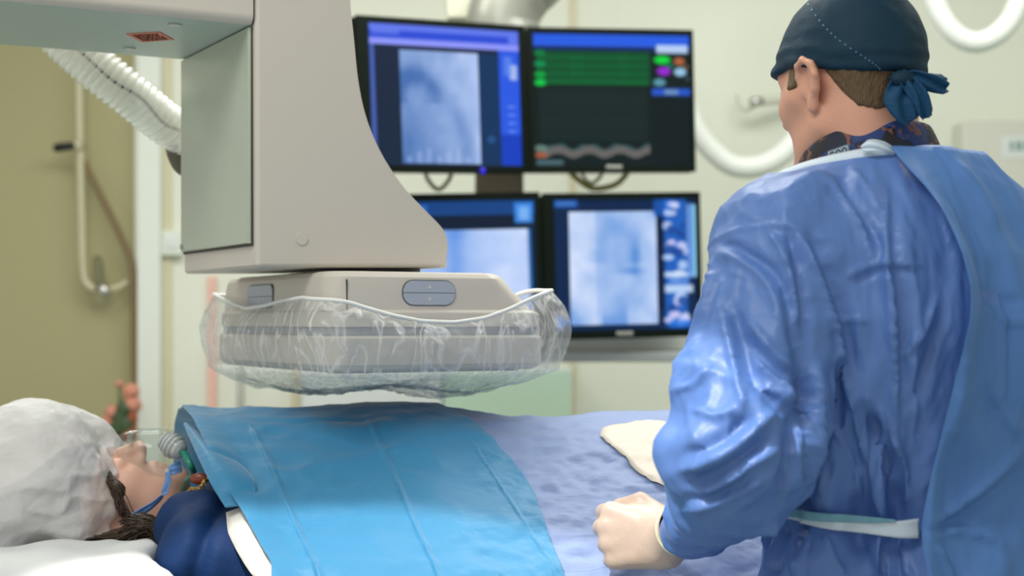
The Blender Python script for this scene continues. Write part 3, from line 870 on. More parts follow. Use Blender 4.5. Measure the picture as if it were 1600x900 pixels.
# rocker buttons
M_BTNEDGE = mat('dark_green_button_rim', (44, 62, 62), 0.5, var=0.05)
def join(name, objs, parent=None):
    """several meshes of one part into one mesh, keeping their materials"""
    V, F, MI, ms = [], [], [], []
    for o in objs:
        off = len(V); me = o.data
        V += [tuple(v.co) for v in me.vertices]
        F += [tuple(off+i for i in p.vertices) for p in me.polygons]
        mm = me.materials[0]
        if mm not in ms: ms.append(mm)
        MI += [ms.index(mm)]*len(me.polygons)
        bpy.data.objects.remove(o)
    me = bpy.data.meshes.new(name); me.from_pydata(V, [], F); me.update()
    for m_ in ms: me.materials.append(m_)
    me.polygons.foreach_set('material_index', MI)
    o = bpy.data.objects.new(name, me); COL.objects.link(o)
    if parent: o.parent = parent
    smooth_angle(o, 35)
    return o
M_ARROW = mat('pale_arrow_print', (206, 208, 200), 0.5, var=0.02)
def rocker(cx_, cz_, wd, hg, r_, axis, off, aw):
    P = lambda poly, c0, c1, m_, bev=0.0: prism('b', poly, axis, c0, c1, m_, None, bev)
    e = .0012
    L_ = [P(rrect(cx_-wd/2, cx_+wd/2, cz_-hg/2, cz_+hg/2, r_, 8), off-.0012, off+.004, M_BTNEDGE)]
    full = rrect(cx_-wd/2+e, cx_+wd/2-e, cz_-hg/2+e, cz_+hg/2-e, r_-e, 8)
    up = [(x, max(z, cz_+.0004)) for x, z in full]; dn = [(x, min(z, cz_-.0004)) for x, z in full]
    def clean(p):
        o = []
        for k in p:
            if not o or math.hypot(k[0]-o[-1][0], k[1]-o[-1][1]) > 1e-6: o.append(k)
        return o
    for p in (up, dn): L_.append(P(clean(p), off-.0030, off-.0010, M_BTN, .0006))
    h_ = hg*.25
    for s_ in (1, -1):
        z0 = cz_+s_*h_
        L_.append(P([(cx_-aw, z0-s_*aw*.8), (cx_+aw, z0-s_*aw*.8), (cx_, z0+s_*aw*.9)], off-.0036, off-.0028, M_ARROW))
    return join('control_button', L_, det)
p0 = ray_b(628, 437, .008); p1 = ray_b(711, 478, .008)
rocker((p0[0]+p1[0])/2, (p0[1]+p1[1])/2, p1[0]-p0[0], p0[1]-p1[1], (p0[1]-p1[1])*.46, 'y', .008, .0033)
p0 = ray_a(389, 446, .008); p1 = ray_a(428, 482, .008)
rocker((p0[0]+p1[0])/2, (p0[1]+p1[1])/2, abs(p1[0]-p0[0]), abs(p0[1]-p1[1]), .012, 'x', .008, .0033)

# clear plastic cover with elastic edge, pulled over the detector
M_BAG = film('clear_plastic_cover', (246, 248, 248), 0.17, 0.10, 1.0, 32, (1, 1, .32), diff=(.90,.92,.92), gmax=.30, crease_glint=.46)
M_ELAST = mat('white_elastic', (232, 234, 230), 0.6, bump=.1, scale=300, var=.03)
NT, NS = 420, 74
loop = rrect(-.012, DA+.012, -.012, DB+.012, .05, 10)
L0 = np.array(loop+[loop[0]]); seg = np.linalg.norm(np.diff(L0, axis=0), axis=1); cum = np.concatenate([[0], np.cumsum(seg)])
sa = np.linspace(0, cum[-1], NT, endpoint=False)
bxy = np.stack([np.interp(sa, cum, L0[:, k]) for k in (0, 1)], 1)
cen = np.array([DA/2, DB/2])
# height of the elastic edge around the loop (front from photo, back mirrored)
def edge_z(p):
    a, b = p
    zf = np.interp(a, [.0, .02, .05, .09, .14, .19, .24, .28, .32, .352, .37], [bz(468, 2.1), bz(472, 2.1), bz(480, 2.11), bz(492, 2.13), bz(502, 2.15), bz(504, 2.17), bz(497, 2.2), bz(483, 2.22), bz(463, 2.24), bz(449, 2.26), bz(449, 2.27)])
    zl = np.interp(b, [0, .06, .14, .22, .30, .40, .49], [bz(468, 2.1), bz(465, 2.15), bz(470, 2.22), bz(478, 2.3), bz(482, 2.36), bz(470, 2.44), bz(455, 2.5)])
    wf = max(0, 1-max(0, b+.012)/.06); wl_ = max(0, 1-max(0, a+.012)/.06)
    zo = 1.325+.02*math.sin(a*19+b*13)
    t = wf+wl_
    if t > 1: wf, wl_ = wf/t, wl_/t; t = 1
    return zf*wf+zl*wl_+zo*(1-t)
EZ = np.array([edge_z(p) for p in bxy])
EZ = (np.roll(EZ, 1)+EZ+np.roll(EZ, -1)+np.roll(EZ, 2)+np.roll(EZ, -2))/5
V = []
S = np.linspace(0, 1, NS)
fr = .52
for i in range(NT):
    p = bxy[i]; out = (p-cen); nrm = out/np.linalg.norm(out)
    ang = i/NT*2*math.pi
    pk = 1.0 + .9*math.exp(-((p[0]-DA)/.05)**2)            # the bag bulges more at its right end
    for s in S:
        if s < fr:
            t = s/fr
            z = EZ[i]*(1-t) + (zD0-.004)*t
            bul = (.010+.010*math.sin(math.pi*min(1, t*1.1)))*pk - .012*(1-t)**4
            q = p + nrm*bul
        else:
            t = (s-fr)/(1-fr)
            k = 1-t
            q = cen + (p + nrm*.008 - cen)*k
            z = zD0-.004 - .036*math.sin(min(1, t*1.6)*math.pi/2)*(1-.3*t)
        V.append((q[0], q[1], z))
V = np.array(V).reshape(NT, NS, 3)
NVn = np.zeros_like(V); nxy = bxy-cen; nxy /= np.linalg.norm(nxy, axis=1)[:, None]
X_, Y_, Z_ = V[..., 0], V[..., 1], V[..., 2]
g = ridge(X_*26+Z_*9, Y_*26-Z_*7, Z_*11, 3)*.6 + ridge(X_*60+Z_*30, Y_*60+Z_*20, Z_*26, 5)*.35 + fbm(X_*14, Y_*14, Z_*14, 2, 8)*.5
side = (S < fr)[None, :]
amp = np.where(side, .0062*np.sin(np.clip(S/fr, 0, 1)*math.pi*.94+.12)[None, :], 0.0)
V[..., 0] += nxy[:, None, 0]*np.abs(g)*amp; V[..., 1] += nxy[:, None, 1]*np.abs(g)*amp
tb = np.clip((S-fr)/(1-fr), 0, 1)[None, :]
V[..., 2] += np.where(side, 0, -.007*np.abs(g)*np.sin(tb*math.pi)**.5 + .010*vnoise(X_*9, Y_*9, 0*Z_, 12)*np.sin(tb*math.pi))
F = grid_faces(NT, NS, wrap_u=True)
dcv = props(empty('plastic_cover', (OX, OY, zD0), TH), 'clear crinkled plastic cover with white elastic edge, pulled over the detector', 'cover')
Vf = V.reshape(-1, 3).copy(); Vf[:, 2] -= zD0
obj('bag', Vf, F, M_BAG, dcv, True, False)
ep = V[:, 0, :].copy(); ep[:, 2] -= zD0
tube('elastic_edge', ep, .0030, M_ELAST, dcv, 8, closed=True, world=False)

# corrugated hose behind the beam
M_HOSE = film('corrugated_clear_hose', (240, 244, 238), 0.60, 0.14, 0.15, 40, diff=(.90, .92, .88))
hp = catmull([at(60, 20, 2.44), at(95, 55, 2.45), at(150, 106, 2.46), at(205, 150, 2.48), at(260, 194, 2.52), at(296, 216, 2.56), at(330, 238, 2.58)], 460)
sl = np.concatenate([[0], np.cumsum(np.linalg.norm(np.diff(hp, axis=0), axis=1))])
rad = .0290+.0062*np.abs(np.cos(sl/.0118*math.pi))**.7
rad *= 1+.12*(1-sl/sl[-1])
hs = props(empty('corrugated_hose', tuple(hp[0])), 'clear white corrugated hose from grey beam to the back of the column', 'hose')
v, f = tube_mesh(hp, rad, 28, cap=False); obj('hose_wall', v, f, M_HOSE, hs)
off = hp + np.array([0, -.0325, .006])[None, :] + .004*np.stack([np.sin(sl*40), 0*sl, np.cos(sl*55)], 1)
tube('inner_cord', off[::4], .0028, M_DARK, hs, 8)
v, f = tube_mesh([hp[-70], hp[-50], hp[-30]], [.038, .040, .040], 28)
obj('hose_cuff', v, f, M_METAL, hs)
gr_ = props(tube('cable_bracket', catmull([at(268, 228, 2.55), at(272, 244, 2.55), at(282, 262, 2.56), at(296, 268, 2.57)], 12), .011, mat('dark_olive_rubber', (96, 94, 78), .5, var=.05), hs, 12), 'dark olive hook')
# ------------------------------------------------------------------ materials of cloth and skin
def cloth(name, col, rough=0.6, fine=0.25, fscale=180, wr=0.35, wscale=(9, 9, 3), var=0.05, spec=0.4, sheen=0.0, dist=0.006):
    m = mat(name, col, rough, 0, 0, 30, var, spec, sheen=sheen)
    nt = m.node_tree; ns = nt.nodes; L = nt.links; b = ns['Principled BSDF']
    tc = ns.new('ShaderNodeTexCoord')
    mp = ns.new('ShaderNodeMapping'); mp.inputs['Scale'].default_value = wscale
    L.new(tc.outputs['Object'], mp.inputs['Vector'])
    n1 = ns.new('ShaderNodeTexNoise'); n1.inputs['Scale'].default_value = 1.0; n1.inputs['Detail'].default_value = 5; n1.inputs['Distortion'].default_value = 1.4
    L.new(mp.outputs['Vector'], n1.inputs['Vector'])
    n2 = ns.new('ShaderNodeTexNoise'); n2.inputs['Scale'].default_value = fscale; n2.inputs['Detail'].default_value = 3
    L.new(tc.outputs['Object'], n2.inputs['Vector'])
    b1 = ns.new('ShaderNodeBump'); b1.inputs['Strength'].default_value = wr; b1.inputs['Distance'].default_value = dist
    b2 = ns.new('ShaderNodeBump'); b2.inputs['Strength'].default_value = fine; b2.inputs['Distance'].default_value = 0.001
    L.new(n1.outputs['Fac'], b1.inputs['Height']); L.new(n2.outputs['Fac'], b2.inputs['Height'])
    L.new(b1.outputs['Normal'], b2.inputs['Normal']); L.new(b2.outputs['Normal'], b.inputs['Normal'])
    return m
M_GOWN = cloth('blue_gown_nonwoven', (88, 124, 188), 0.44, 0.12, 260, 0.38, (16, 16, 7), 0.03, 0.45, dist=.008)
M_GOWN_B = cloth('blue_gown_plain_nonwoven', (82, 126, 188), 0.60, 0.15, 260, 0.4, (10, 10, 6), 0.03, 0.35, dist=.008)
M_DRAPE = cloth('violet_blue_drape', (128, 148, 190), 0.55, 0.2, 220, 0.45, (10, 34, 20), 0.03, 0.4, sheen=.25)
M_DRAPE_B = cloth('bright_blue_drape', (40, 130, 176), 0.52, 0.2, 220, 0.35, (10, 24, 20), 0.03, 0.45, sheen=.42)
M_NAVY = cloth('navy_gown_cotton', (6, 46, 94), 0.7, 0.3, 300, 0.4, (10, 10, 10), 0.06, 0.3)
M_WHITEC = cloth('white_cotton', (222, 224, 224), 0.7, 0.25, 260, 0.5, (12, 12, 12), 0.02, 0.3)
M_PADC = cloth('white_pad_fleece', (214, 212, 204), 0.8, 0.4, 300, 0.3, (30, 30, 30), 0.03, 0.2)
M_CAPB = cloth('petrol_blue_cap_cloth', (7, 47, 66), 0.7, 0.4, 420, 0.5, (14, 14, 26), 0.08, 0.3, dist=.004)
M_SKIN = mat('fair_skin', (214, 160, 134), 0.45, bump=.04, scale=260, var=.05, sub=.15)
M_SKINP = mat('pale_rosy_skin', (238, 188, 164), 0.45, bump=.03, scale=260, var=.05, sub=.15)
M_GLOVE = mat('cream_latex', (204, 181, 164), 0.42, bump=.03, scale=240, var=.03, sub=.1)
M_GLOVEC = mat('pale_latex_cuff', (206, 206, 176), 0.45, var=.03)
M_HAIRM = mat('short_brown_hair', (96, 76, 48), 0.6, bump=.5, scale=60, var=.5, stretch=(9, 9, 1.4))
M_HAIRF = mat('dark_brown_hair', (62, 44, 28), 0.38, bump=.5, scale=50, var=.5, stretch=(1.2, 8, 8))
M_BLUE_STRAP = mat('light_blue_elastic', (112, 156, 216), 0.6, var=.04)
M_TIE = mat('white_tie_tape', (204, 220, 232), 0.6, bump=.05, scale=300, var=.03)
M_TEAL = mat('teal_tie_tape', (112, 166, 186), 0.5, bump=.05, scale=300, var=.03)
M_EYE = mat('eye_white', (225, 220, 212), 0.2, var=.02)

# ------------------------------------------------------------------ table, pillow, drapes
tb = props(empty('operating_table', (0.25, 2.34, 0)), 'narrow treatment table with grey base under the draped patient', 'table')
M_TBL = mat('dark_grey_mattress_vinyl', (70, 76, 84), .45, var=.05)
box_obj('mattress', -1.35, 1.15, -.27, .27, .835, .885, M_TBL, tb, .018)
box_obj('tabletop', -1.36, 1.16, -.28, .28, .795, .834, M_METAL, tb, .008)
box_obj('pedestal', .35, .75, -.16, .16, .10, .794, M_CARM, tb, .03)
box_obj('base', -.05, 1.05, -.25, .25, 0, .10, M_CARM, tb, .03)

# drape cross-section over the patient: (Y, Z) from far hang over the body to near hang
PRF = [(2.72, .62), (2.705, .80), (2.68, .94), (2.60, 1.00), (2.52, 1.075), (2.42, 1.135), (2.32, 1.157), (2.24, 1.143), (2.15, 1.098), (2.06, 1.040), (1.99, .998), (1.958, .980), (1.936, .955), (1.926, .90), (1.922, .80), (1.919, .62)]
PC = catmull([(y, z, 0) for y, z in PRF], 300)[:, :2]
pl_ = np.concatenate([[0], np.cumsum(np.linalg.norm(np.diff(PC, axis=0), axis=1))])
def prof_at(t):
    s = t*pl_[-1]
    return np.interp(s, pl_, PC[:, 0]), np.interp(s, pl_, PC[:, 1])
tn = np.gradient(PC, axis=0); tn /= np.linalg.norm(tn, axis=1)[:, None]
def prof_nrm(t):
    s = t*pl_[-1]
    ty = np.interp(s, pl_, tn[:, 0]); tz = np.interp(s, pl_, tn[:, 1])
    n_ = np.stack([tz, -ty], -1)                        # outward (up) normal
    return n_/np.linalg.norm(n_, axis=-1)[..., None]
def t_of_y(y):                                          # parameter of a point of the top part
    i0, i1 = 30, 262
    return np.interp(-np.asarray(y), -PC[i0:i1, 0], pl_[i0:i1])/pl_[-1]
def body_lift(X, Y):
    """shape of the body below: chest, belly, thighs along the table"""
    l = .010*np.exp(-((X+.16)/.16)**2)*np.exp(-((Y-2.3)/.15)**2)
    l = l - .012*np.exp(-((X-.02)/.10)**2)*np.exp(-((Y-2.2)/.15)**2)
    l = l - .05*sstep(.75, 1.3, X)*np.exp(-((Y-2.3)/.2)**2)
    return l
def skew(X): return .20*1.5*np.clip(X-.16, 0, .30)*sstep(.12, .40, X)
def cloth_point(X, t, off=0.0, wr=1.0, seed=0):
    Y, Z = prof_at(t); n_ = prof_nrm(t)
    hang = sstep(.95, .80, Z)
    big = sstep(-.15, .10, X)
    w_ = .0030*fbm(X*5, Y*7, 0*X, 3, 30) + .0028*ridge(X*9+Y*4, Y*16-X*5, 0*X, 33) + .0016*ridge(X*17-Y*20, Y*34+X*12, 0*X, 35)
    w_ = w_ + big*(.0024*ridge(X*20+Y*30+fbm(X*6, Y*6, 0*X, 2, 4), Y*62-X*10, 0*X, 36)+.0018*ridge(X*30, Y*120-X*40, 0*X, 38))*sstep(2.4, 2.1, Y)
    w_ = w_ + hang*.012*np.sin(X*26+2*np.sin(X*9))
    d = off + wr*w_ + body_lift(X, Y)
    return np.stack([X+0*Y, Y+n_[..., 0]*d+skew(X), Z+n_[..., 1]*d], -1)
def crease(X, Y, x0, y0, x1, y1, wd=.006):
    dx, dy = x1-x0, y1-y0; L_ = math.hypot(dx, dy)
    s = ((X-x0)*dx+(Y-y0)*dy)/L_/L_; q = ((X-x0)*-dy+(Y-y0)*dx)/L_
    return np.exp(-(q/wd)**2)*sstep(-.05, .08, s)*(1-sstep(.92, 1.05, s))

def hit_drape(px, py):
    """distance at which the sight line meets the draped body"""
    best = None
    for y in np.linspace(1.94, 2.60, 1600):
        z = CAMZ-(py-HOR)/FPX*y
        t = float(t_of_y(y)); _, zz = prof_at(t)
        if z <= zz: return (px-800)/FPX*y, y
    return (px-800)/FPX*2.32, 2.32
# violet main drape
nx, nt_ = 430, 240
Xg, Tg = np.meshgrid(np.linspace(0, 1, nx), np.linspace(0, 1, nt_), indexing='ij')
Yg, _ = prof_at(Tg)
x0 = -.20 + (2.3-np.clip(Yg, 1.9, 2.7))*.30
XX = x0 + (1.35-x0)*Xg
P = cloth_point(XX, Tg, 0.0)
V = P.reshape(-1, 3)
dr = obj('surgical_drape', V, grid_faces(nx, nt_), M_DRAPE)
props(dr, "violet blue surgical drape over the patient's hips and legs", 'drape'); solidify(dr, .0015)
# bright blue overlay
nx = 420
Xg, Tg = np.meshgrid(np.linspace(0, 1, nx), np.linspace(0, 1, nt_), indexing='ij')
Yg, _ = prof_at(Tg)
def left_edge(Y): return np.interp(Y, [1.89, 1.96, 2.04, 2.12, 2.22, 2.30, 2.45, 2.7], [-.295, -.306, -.352, -.408, -.455, -.492, -.54, -.60])
def right_edge(Y): return np.interp(Y, [1.89, 1.95, 2.03, 2.10, 2.16, 2.24, 2.32, 2.45, 2.7], [.075, .066, .046, .030, .004, -.050, -.112, -.20, -.30])
xl, xr = left_edge(Yg), right_edge(Yg)
XX = xl + (xr-xl)*Xg
cr = .0034*crease(XX, Yg, -.375, 2.22, -.235, 1.93, .0030) + .0032*crease(XX, Yg, -.212, 2.24, -.085, 1.93, .0030) - .0045*crease(XX, Yg, -.38, 2.24, -.20, 2.235, .004)+ .0016*crease(XX, Yg, -.06, 2.2, .06, 1.95, .002)
lift = .006*sstep(.12, 0, Xg) + .0045
P = cloth_point(XX, Tg, 0.0); N_ = prof_nrm(Tg)
# corner at the top of the left edge folded back, and the edge billowing out below it
bil = .012*np.exp(-((Yg-2.14)/.05)**2)*sstep(.12, .0, Xg)
d = cr + lift + bil
P[..., 1] += N_[..., 0]*d; P[..., 2] += N_[..., 1]*d
db = obj('overlay_drape', P.reshape(-1, 3), grid_faces(nx, nt_), M_DRAPE_B)
props(db, "bright blue drape over the patient's chest and belly", 'drape'); solidify(db, .0016)
# the folded-back corner hanging from the overlay's left edge
def fr(px, py, up=.022):
    x_, y_ = hit_drape(px, py); return at(px, py, y_-up)
A = fr(287, 662, .004); Bq = fr(330, 757, .03); Cq = fr(352, 793, .012); Dq = fr(402, 787, .012); Eq = fr(392, 742, .02); Fq = fr(330, 700)
nu, nv = 40, 24
lf = catmull([A, fr(306, 706, .025), Bq, Cq], nu); rt = catmull([A+np.array([.004, -.004, .002]), fr(336, 697, .012), Eq, Dq], nu)
V = []
for i in range(nu):
    for j in range(nv):
        t = j/(nv-1); p = lf[i]*(1-t)+rt[i]*t
        s = i/(nu-1)
        p = p + np.array([0, -1, .55])*(.016*math.sin(math.pi*t)*math.sin(math.pi*min(1, s*1.15))**.7)*.8
        V.append(p)
fl = obj('folded_corner', V, grid_faces(nu, nv), M_DRAPE_B, db); solidify(fl, .0015, 0)
# white pad edge between gown and drape
nu = 60
ye = np.linspace(1.94, 2.075, nu)
V = []
for y in ye:
    t = float(t_of_y(y)); Y, Z = prof_at(t); n_ = prof_nrm(np.array([t]))[0]
    xe = float(left_edge(np.array([y])))
    for k, dx in enumerate(np.linspace(-.019-.006*math.sin((y-1.94)*22)+.012*max(0,(y-2.04)/.035), .05, 8)):
        o_ = -.010
        if k < 2: o_ -= .004*(2-k)
        V.append((xe+dx, Y+n_[0]*o_, Z+n_[1]*o_))
pd = obj('white_pad', V, grid_faces(nu, 8), M_PADC); solidify(pd, .007)
props(pd, "white fleece pad showing between navy gown and blue drape", 'pad')
# cream adhesive patch on the violet drape
poly = [(938, 682), (941, 673), (952, 668.5), (975, 667), (1000, 666.5), (1030, 668), (1075, 680), (1110, 720), (1090, 764), (1050, 768), (1020, 758), (996, 740), (975, 716), (955, 700)]
pts = []
pts = catmull([(*hit_drape(*p), 0) for p in poly+[poly[0]]], 80)[:-1, :2]
c = pts.mean(0)
V = []; nr = 14
for k in range(nr+1):
    s = k/nr
    for p in pts:
        q = c+(p-c)*s; t = float(t_of_y(q[1]))
        off = .0085 if k < nr else .0050
        pp = cloth_point(np.array(q[0]), np.array(t), off, .35 if k < nr else 1.0)
        V.append(pp)
npn = len(pts)
F = [(k*npn+i, k*npn+(i+1) % npn, (k+1)*npn+(i+1) % npn, (k+1)*npn+i) for k in range(nr) for i in range(npn)]
pa = obj('cream_patch', V, F, mat('cream_film', (214, 204, 188), .5, bump=.02, scale=80, var=.03))
props(pa, "smooth cream patch on the violet drape behind the surgeon's elbow", 'patch')

# ------------------------------------------------------------------ heads
def head_sdf(P, female=False, ears=True, face=True):
    """x forward, y left, z up; about 0.235 m crown to chin"""
    x, y, z = P; ya = np.abs(y); Q = (x, ya, z)
    d = ell(P, (-.010, 0, .036), (.097, .077, .088))
    d = smin(d, ell(P, (.030, 0, -.025), (.060, .062, .088)), .03)
    d = smin(d, cone(Q, (-.004, .050, -.055), (.072, .014, -.096), .020, .017), .03)
    d = smin(d, ell(P, (.074, 0, -.094), (.020, .022, .017)), .018)
    d = smin(d, cone(Q, (.062, .040, -.018), (.03, .062, -.01), .018, .014), .025)      # cheek bone
    d = smin(d, cone(Q, (.081, .008, .029), (.066, .045, .027), .012, .011), .016)      # brow
    if face:
        e = ell(Q, (.099, .031, .008), (.022, .019, .012))
        d = smax(d, -e, .014)
        d = smin(d, ell(Q, (.0745, .031, .007), (.0135, .0135, .0125)), .004)
        d = smin(d, cone(P, (.088, 0, .016), (.111, 0, -.022), .0085, .0115), .012)
        d = smin(d, cone(Q, (.099, .002, -.028), (.096, .0115, -.029), .009, .008), .008)
        d = smin(d, cone(Q, (.088, 0, -.054), (.078, .020, -.058), .0085, .005), .008)
        d = smin(d, cone(Q, (.087, 0, -.066), (.077, .018, -.062), .0085, .005), .007)
        d = smax(d, -cone(Q, (.099, 0, -.0600), (.084, .024, -.0605), .0025, .002), .003)
        d = smax(d, -ell(Q, (.104, .0065, -.037), (.006, .0035, .003)), .003)
    if ears:
        # helix as a chain of short capsules, a thin bowl inside, an ear lobe
        hx = [(.010, .070, -.004), (.014, .076, .012), (.008, .083, .024), (-.008, .090, .0275), (-.023, .092, .019), (-.027, .090, .004), (-.020, .085, -.012), (-.010, .079, -.022)]
        g = None
        for a, b in zip(hx[:-1], hx[1:]):
            q = cone(Q, a, b, .0046, .0046); g = q if g is None else smin(g, q, .004)
        g = smin(g, ell(Q, (-.006, .0765, -.030), (.009, .006, .011)), .006)
        # bowl
        u = np.array([.30, .93, 0.0]); u /= np.linalg.norm(u)
        pl = (x+.007)*u[0]+(ya-.079)*u[1]
        bowl = np.maximum(np.abs(pl+.002)-.0028, np.sqrt(((x+.007)/.020)**2+((z-.002)/.030)**2)*.02-.020)
        g = smin(g, bowl, .005)
        g = smin(g, cone(Q, (-.016, .087, .014), (-.012, .079, -.012), .0035, .0035), .004)
        g = smin(g, cone(Q, (.008, .074, -.010), (.008, .072, -.002), .005, .004), .004)
        d = smin(d, g, .006)
    return d
def frame(o, f, l, u):
    M = np.stack([f, l, u], 1); o = np.asarray(o)
    return (lambda p: p @ M.T + o), (lambda P: tuple((P[0]-o[0])*M[0, k]+(P[1]-o[1])*M[1, k]+(P[2]-o[2])*M[2, k] for k in range(3)))
def unit(v): v = np.asarray(v, float); return v/np.linalg.norm(v)

# ------------------------------------------------------------------ the surgeon
surgeon = props(empty('person', (.46, 1.80, 0)), 'standing person in blue surgical gown and dark cap, seen from behind, gloved hand on drape', 'person')
TB = R(38)
SF = np.array([-math.sin(TB), math.cos(TB), 0]); SL = np.array([-math.cos(TB), -math.sin(TB), 0]); UZ = np.array([0, 0, 1.0])
SO = np.array([.452, 1.80, 0.0])
b2w, w2b = frame(SO, SF, SL, UZ)
def toB(p): p = np.asarray(p, float)-SO; return np.array([p @ SF, p @ SL, p[2]])
# head pose
HY = R(34.5); HPt = R(7)
hf = np.array([-math.sin(HY), math.cos(HY), 0]); hl = np.array([-math.cos(HY), -math.sin(HY), 0])
hf2 = hf*math.cos(HPt)-UZ*math.sin(HPt); hu = UZ*math.cos(HPt)+hf*math.sin(HPt)
HO = at(1326, 138, 1.84)
HS = .905
h2w_, w2h_ = frame(HO, hf2, hl, hu)
h2w = lambda p: h2w_(p*HS)
w2h = lambda P: tuple(k/HS for k in w2h_(P))
NB = np.array([(at(1368, 262, 1.83)), ])[0]
NBh = (np.array(NB)-HO) @ np.stack([hf2, hl, hu], 1)/HS
def surgeon_head(P):
    d = head_sdf(P)
    d = smin(d, cone(P, (-.030, 0, -.045), tuple(NBh+np.array([-.008, 0, -.06])), .055, .058), .025)
    d = smin(d, cone((P[0], np.abs(P[1]), P[2]), (-.045, .034, -.01), (-.042, .034, -.11), .024, .020), .03)
    return d
Vh, Fh = surface_nets(surgeon_head, (-.16, -.14, -.26), (.14, .14, .14), .0034)
Vh = relax(Vh, Fh, 1, .4)

# arms in body space
sh_l = toB([.305, 1.70, 1.372]); el_l = toB(at(1154, 710, 1.61)); wr_l = toB(at(1066, 852, 1.88))
sh_r = np.array([sh_l[0], -sh_l[1]+.01, 1.372]); el_r = sh_r+np.array([.03, -.05, -.25]); wr_r = el_r+np.array([.19, .13, .02])
def body_sdf(P):
    x, y, z = P; Q = (x, np.abs(y), z)
    d = ell(P, (0, 0, 1.26), (.105, .155, .25))
    d = smin(d, ell(P, (.0, 0, 1.00), (.105, .15, .20)), .08)
    d = smin(d, cone(Q, (0, .05, 1.425), (0, .165, 1.385), .045, .060), .03)
    for a, e, w_ in ((sh_l, el_l, wr_l), (sh_r, el_r, wr_r)):
        d = smin(d, cone(P, a, e, .056, .044), .03)
        d = smin(d, cone(P, e, e+(w_-e)*.82, .040, .022), .012)
    d = smin(d, cone(Q, (0, .085, .88), (0, .09, .48), .085, .058), .05)
    d = smin(d, cone(Q, (0, .09, .48), (-.02, .09, .08), .056, .038), .02)
    d = smin(d, cone(Q, (-.03, .09, .045), (.15, .10, .04), .042, .038), .02)
    nb = toB(NB)
    d = smin(d, cone(P, (nb[0]-.005, nb[1], 1.40), (nb[0], nb[1], 1.51), .056, .050), .02)
    return d
lo = np.minimum.reduce([el_l, wr_l, el_r, wr_r, [-.2, -.28, 0]])-.1; hi = np.maximum.reduce([el_l, wr_l, el_r, wr_r, [.2, .28, 1.55]])+.1
lo[2] = -.01; hi[2] = 1.56
Vb, Fb = surface_nets(body_sdf, lo, hi, .014)
Vb = b2w(relax(Vb, Fb, 2))
V = np.vstack([h2w(Vh), Vb]); F = np.vstack([Fh, Fb+len(Vh)])
sb_ = obj('body', V, F, M_SKIN, surgeon)
for s in (1, -1):
    bm = bmesh.new(); bmesh.ops.create_uvsphere(bm, u_segments=16, v_segments=10, radius=.0115)
    me_c = h2w(np.array([[.0775, s*.031, .007]]))[0]
    o = bm_obj('eye', bm, M_EYE, surgeon, True); o.location = Vector(me_c)-surgeon.location

# hair below the cap
def hairline(P):
    d = smin(head_sdf(P, ears=False), cone(P, (-.030, 0, -.045), tuple(NBh+np.array([-.008, 0, -.06])), .055, .058), .025)
    d = smin(d, cone((P[0], np.abs(P[1]), P[2]), (-.045, .034, -.01), (-.042, .034, -.11), .024, .020), .03) - .0020 - .0012*fbm(P[0]*160, P[1]*160, P[2]*30, 2, 5)
    x, y, z = P
    # nape band: behind the ear, down to a soft point at the back
    lim = np.interp(x, [-.2, -.100, -.088, -.076, -.064, -.052, -.040, -.030, -.02, .2], [-.024, -.030, -.044, -.053, -.053, -.040, -.024, -.006, .03, .05])
    lim = lim + .012*np.abs(y)/.06*sstep(-.10, -.045, x) + .0012*vnoise(x*60, y*60, z*0, 3)
    return smax(smax(d, lim - z, .003), smax(z-.06, x+.006, .004), .003)
def sideburn(P):
    d = head_sdf(P, ears=False) - .003
    return smax(smax(d, np.abs(P[0]-.026)-.010, .002), np.abs(P[2]-.018)-.020, .002)
Va, Fa = surface_nets(hairline, (-.13, -.11, -.10), (.06, .11, .08), .003)
Vs, Fs = surface_nets(sideburn, (-.0, -.10, -.02), (.06, .10, .06), .003)
V = np.vstack([Va, Vs]); F = np.vstack([Fa, Fs+len(Va)])
obj('hair', h2w(V), F, M_HAIRM, surgeon)

# cap: cranium offset, cut by a slanting plane, with a rolled hem band
cn = unit((.10, 0, 1.0))
def cap_plane(x, y, z): return z - (.029 - .033*sstep(.05, -.10, x))
def cap_sdf(P):
    x, y, z = P
    base = ell(P, (-.007, 0, .042), (.096, .080, .096))
    base = smin(base, ell(P, (-.044, 0, .045), (.055, .070, .072)), .03)
    base = smin(base, head_sdf(P, ears=False, face=False)-.006, .01)
    s = cap_plane(x, y, z)
    fold = .0016*ridge(x*12+z*40, y*14, z*60-x*22, 7)*sstep(.075, .0, s) + .0014*fbm(x*30, y*30, z*30, 2, 9)
    hem = .0028*np.exp(-((s-.007)/.007)**2) + .0022*np.exp(-((s-.026)/.006)**2)
    return smax(base - fold - hem, -s, .003)
Vc, Fc = surface_nets(cap_sdf, (-.15, -.12, -.03), (.12, .12, .16), .0032)
capo = obj('surgical_cap', h2w(relax(Vc, Fc, 1, .4)), Fc, M_CAPB, surgeon)
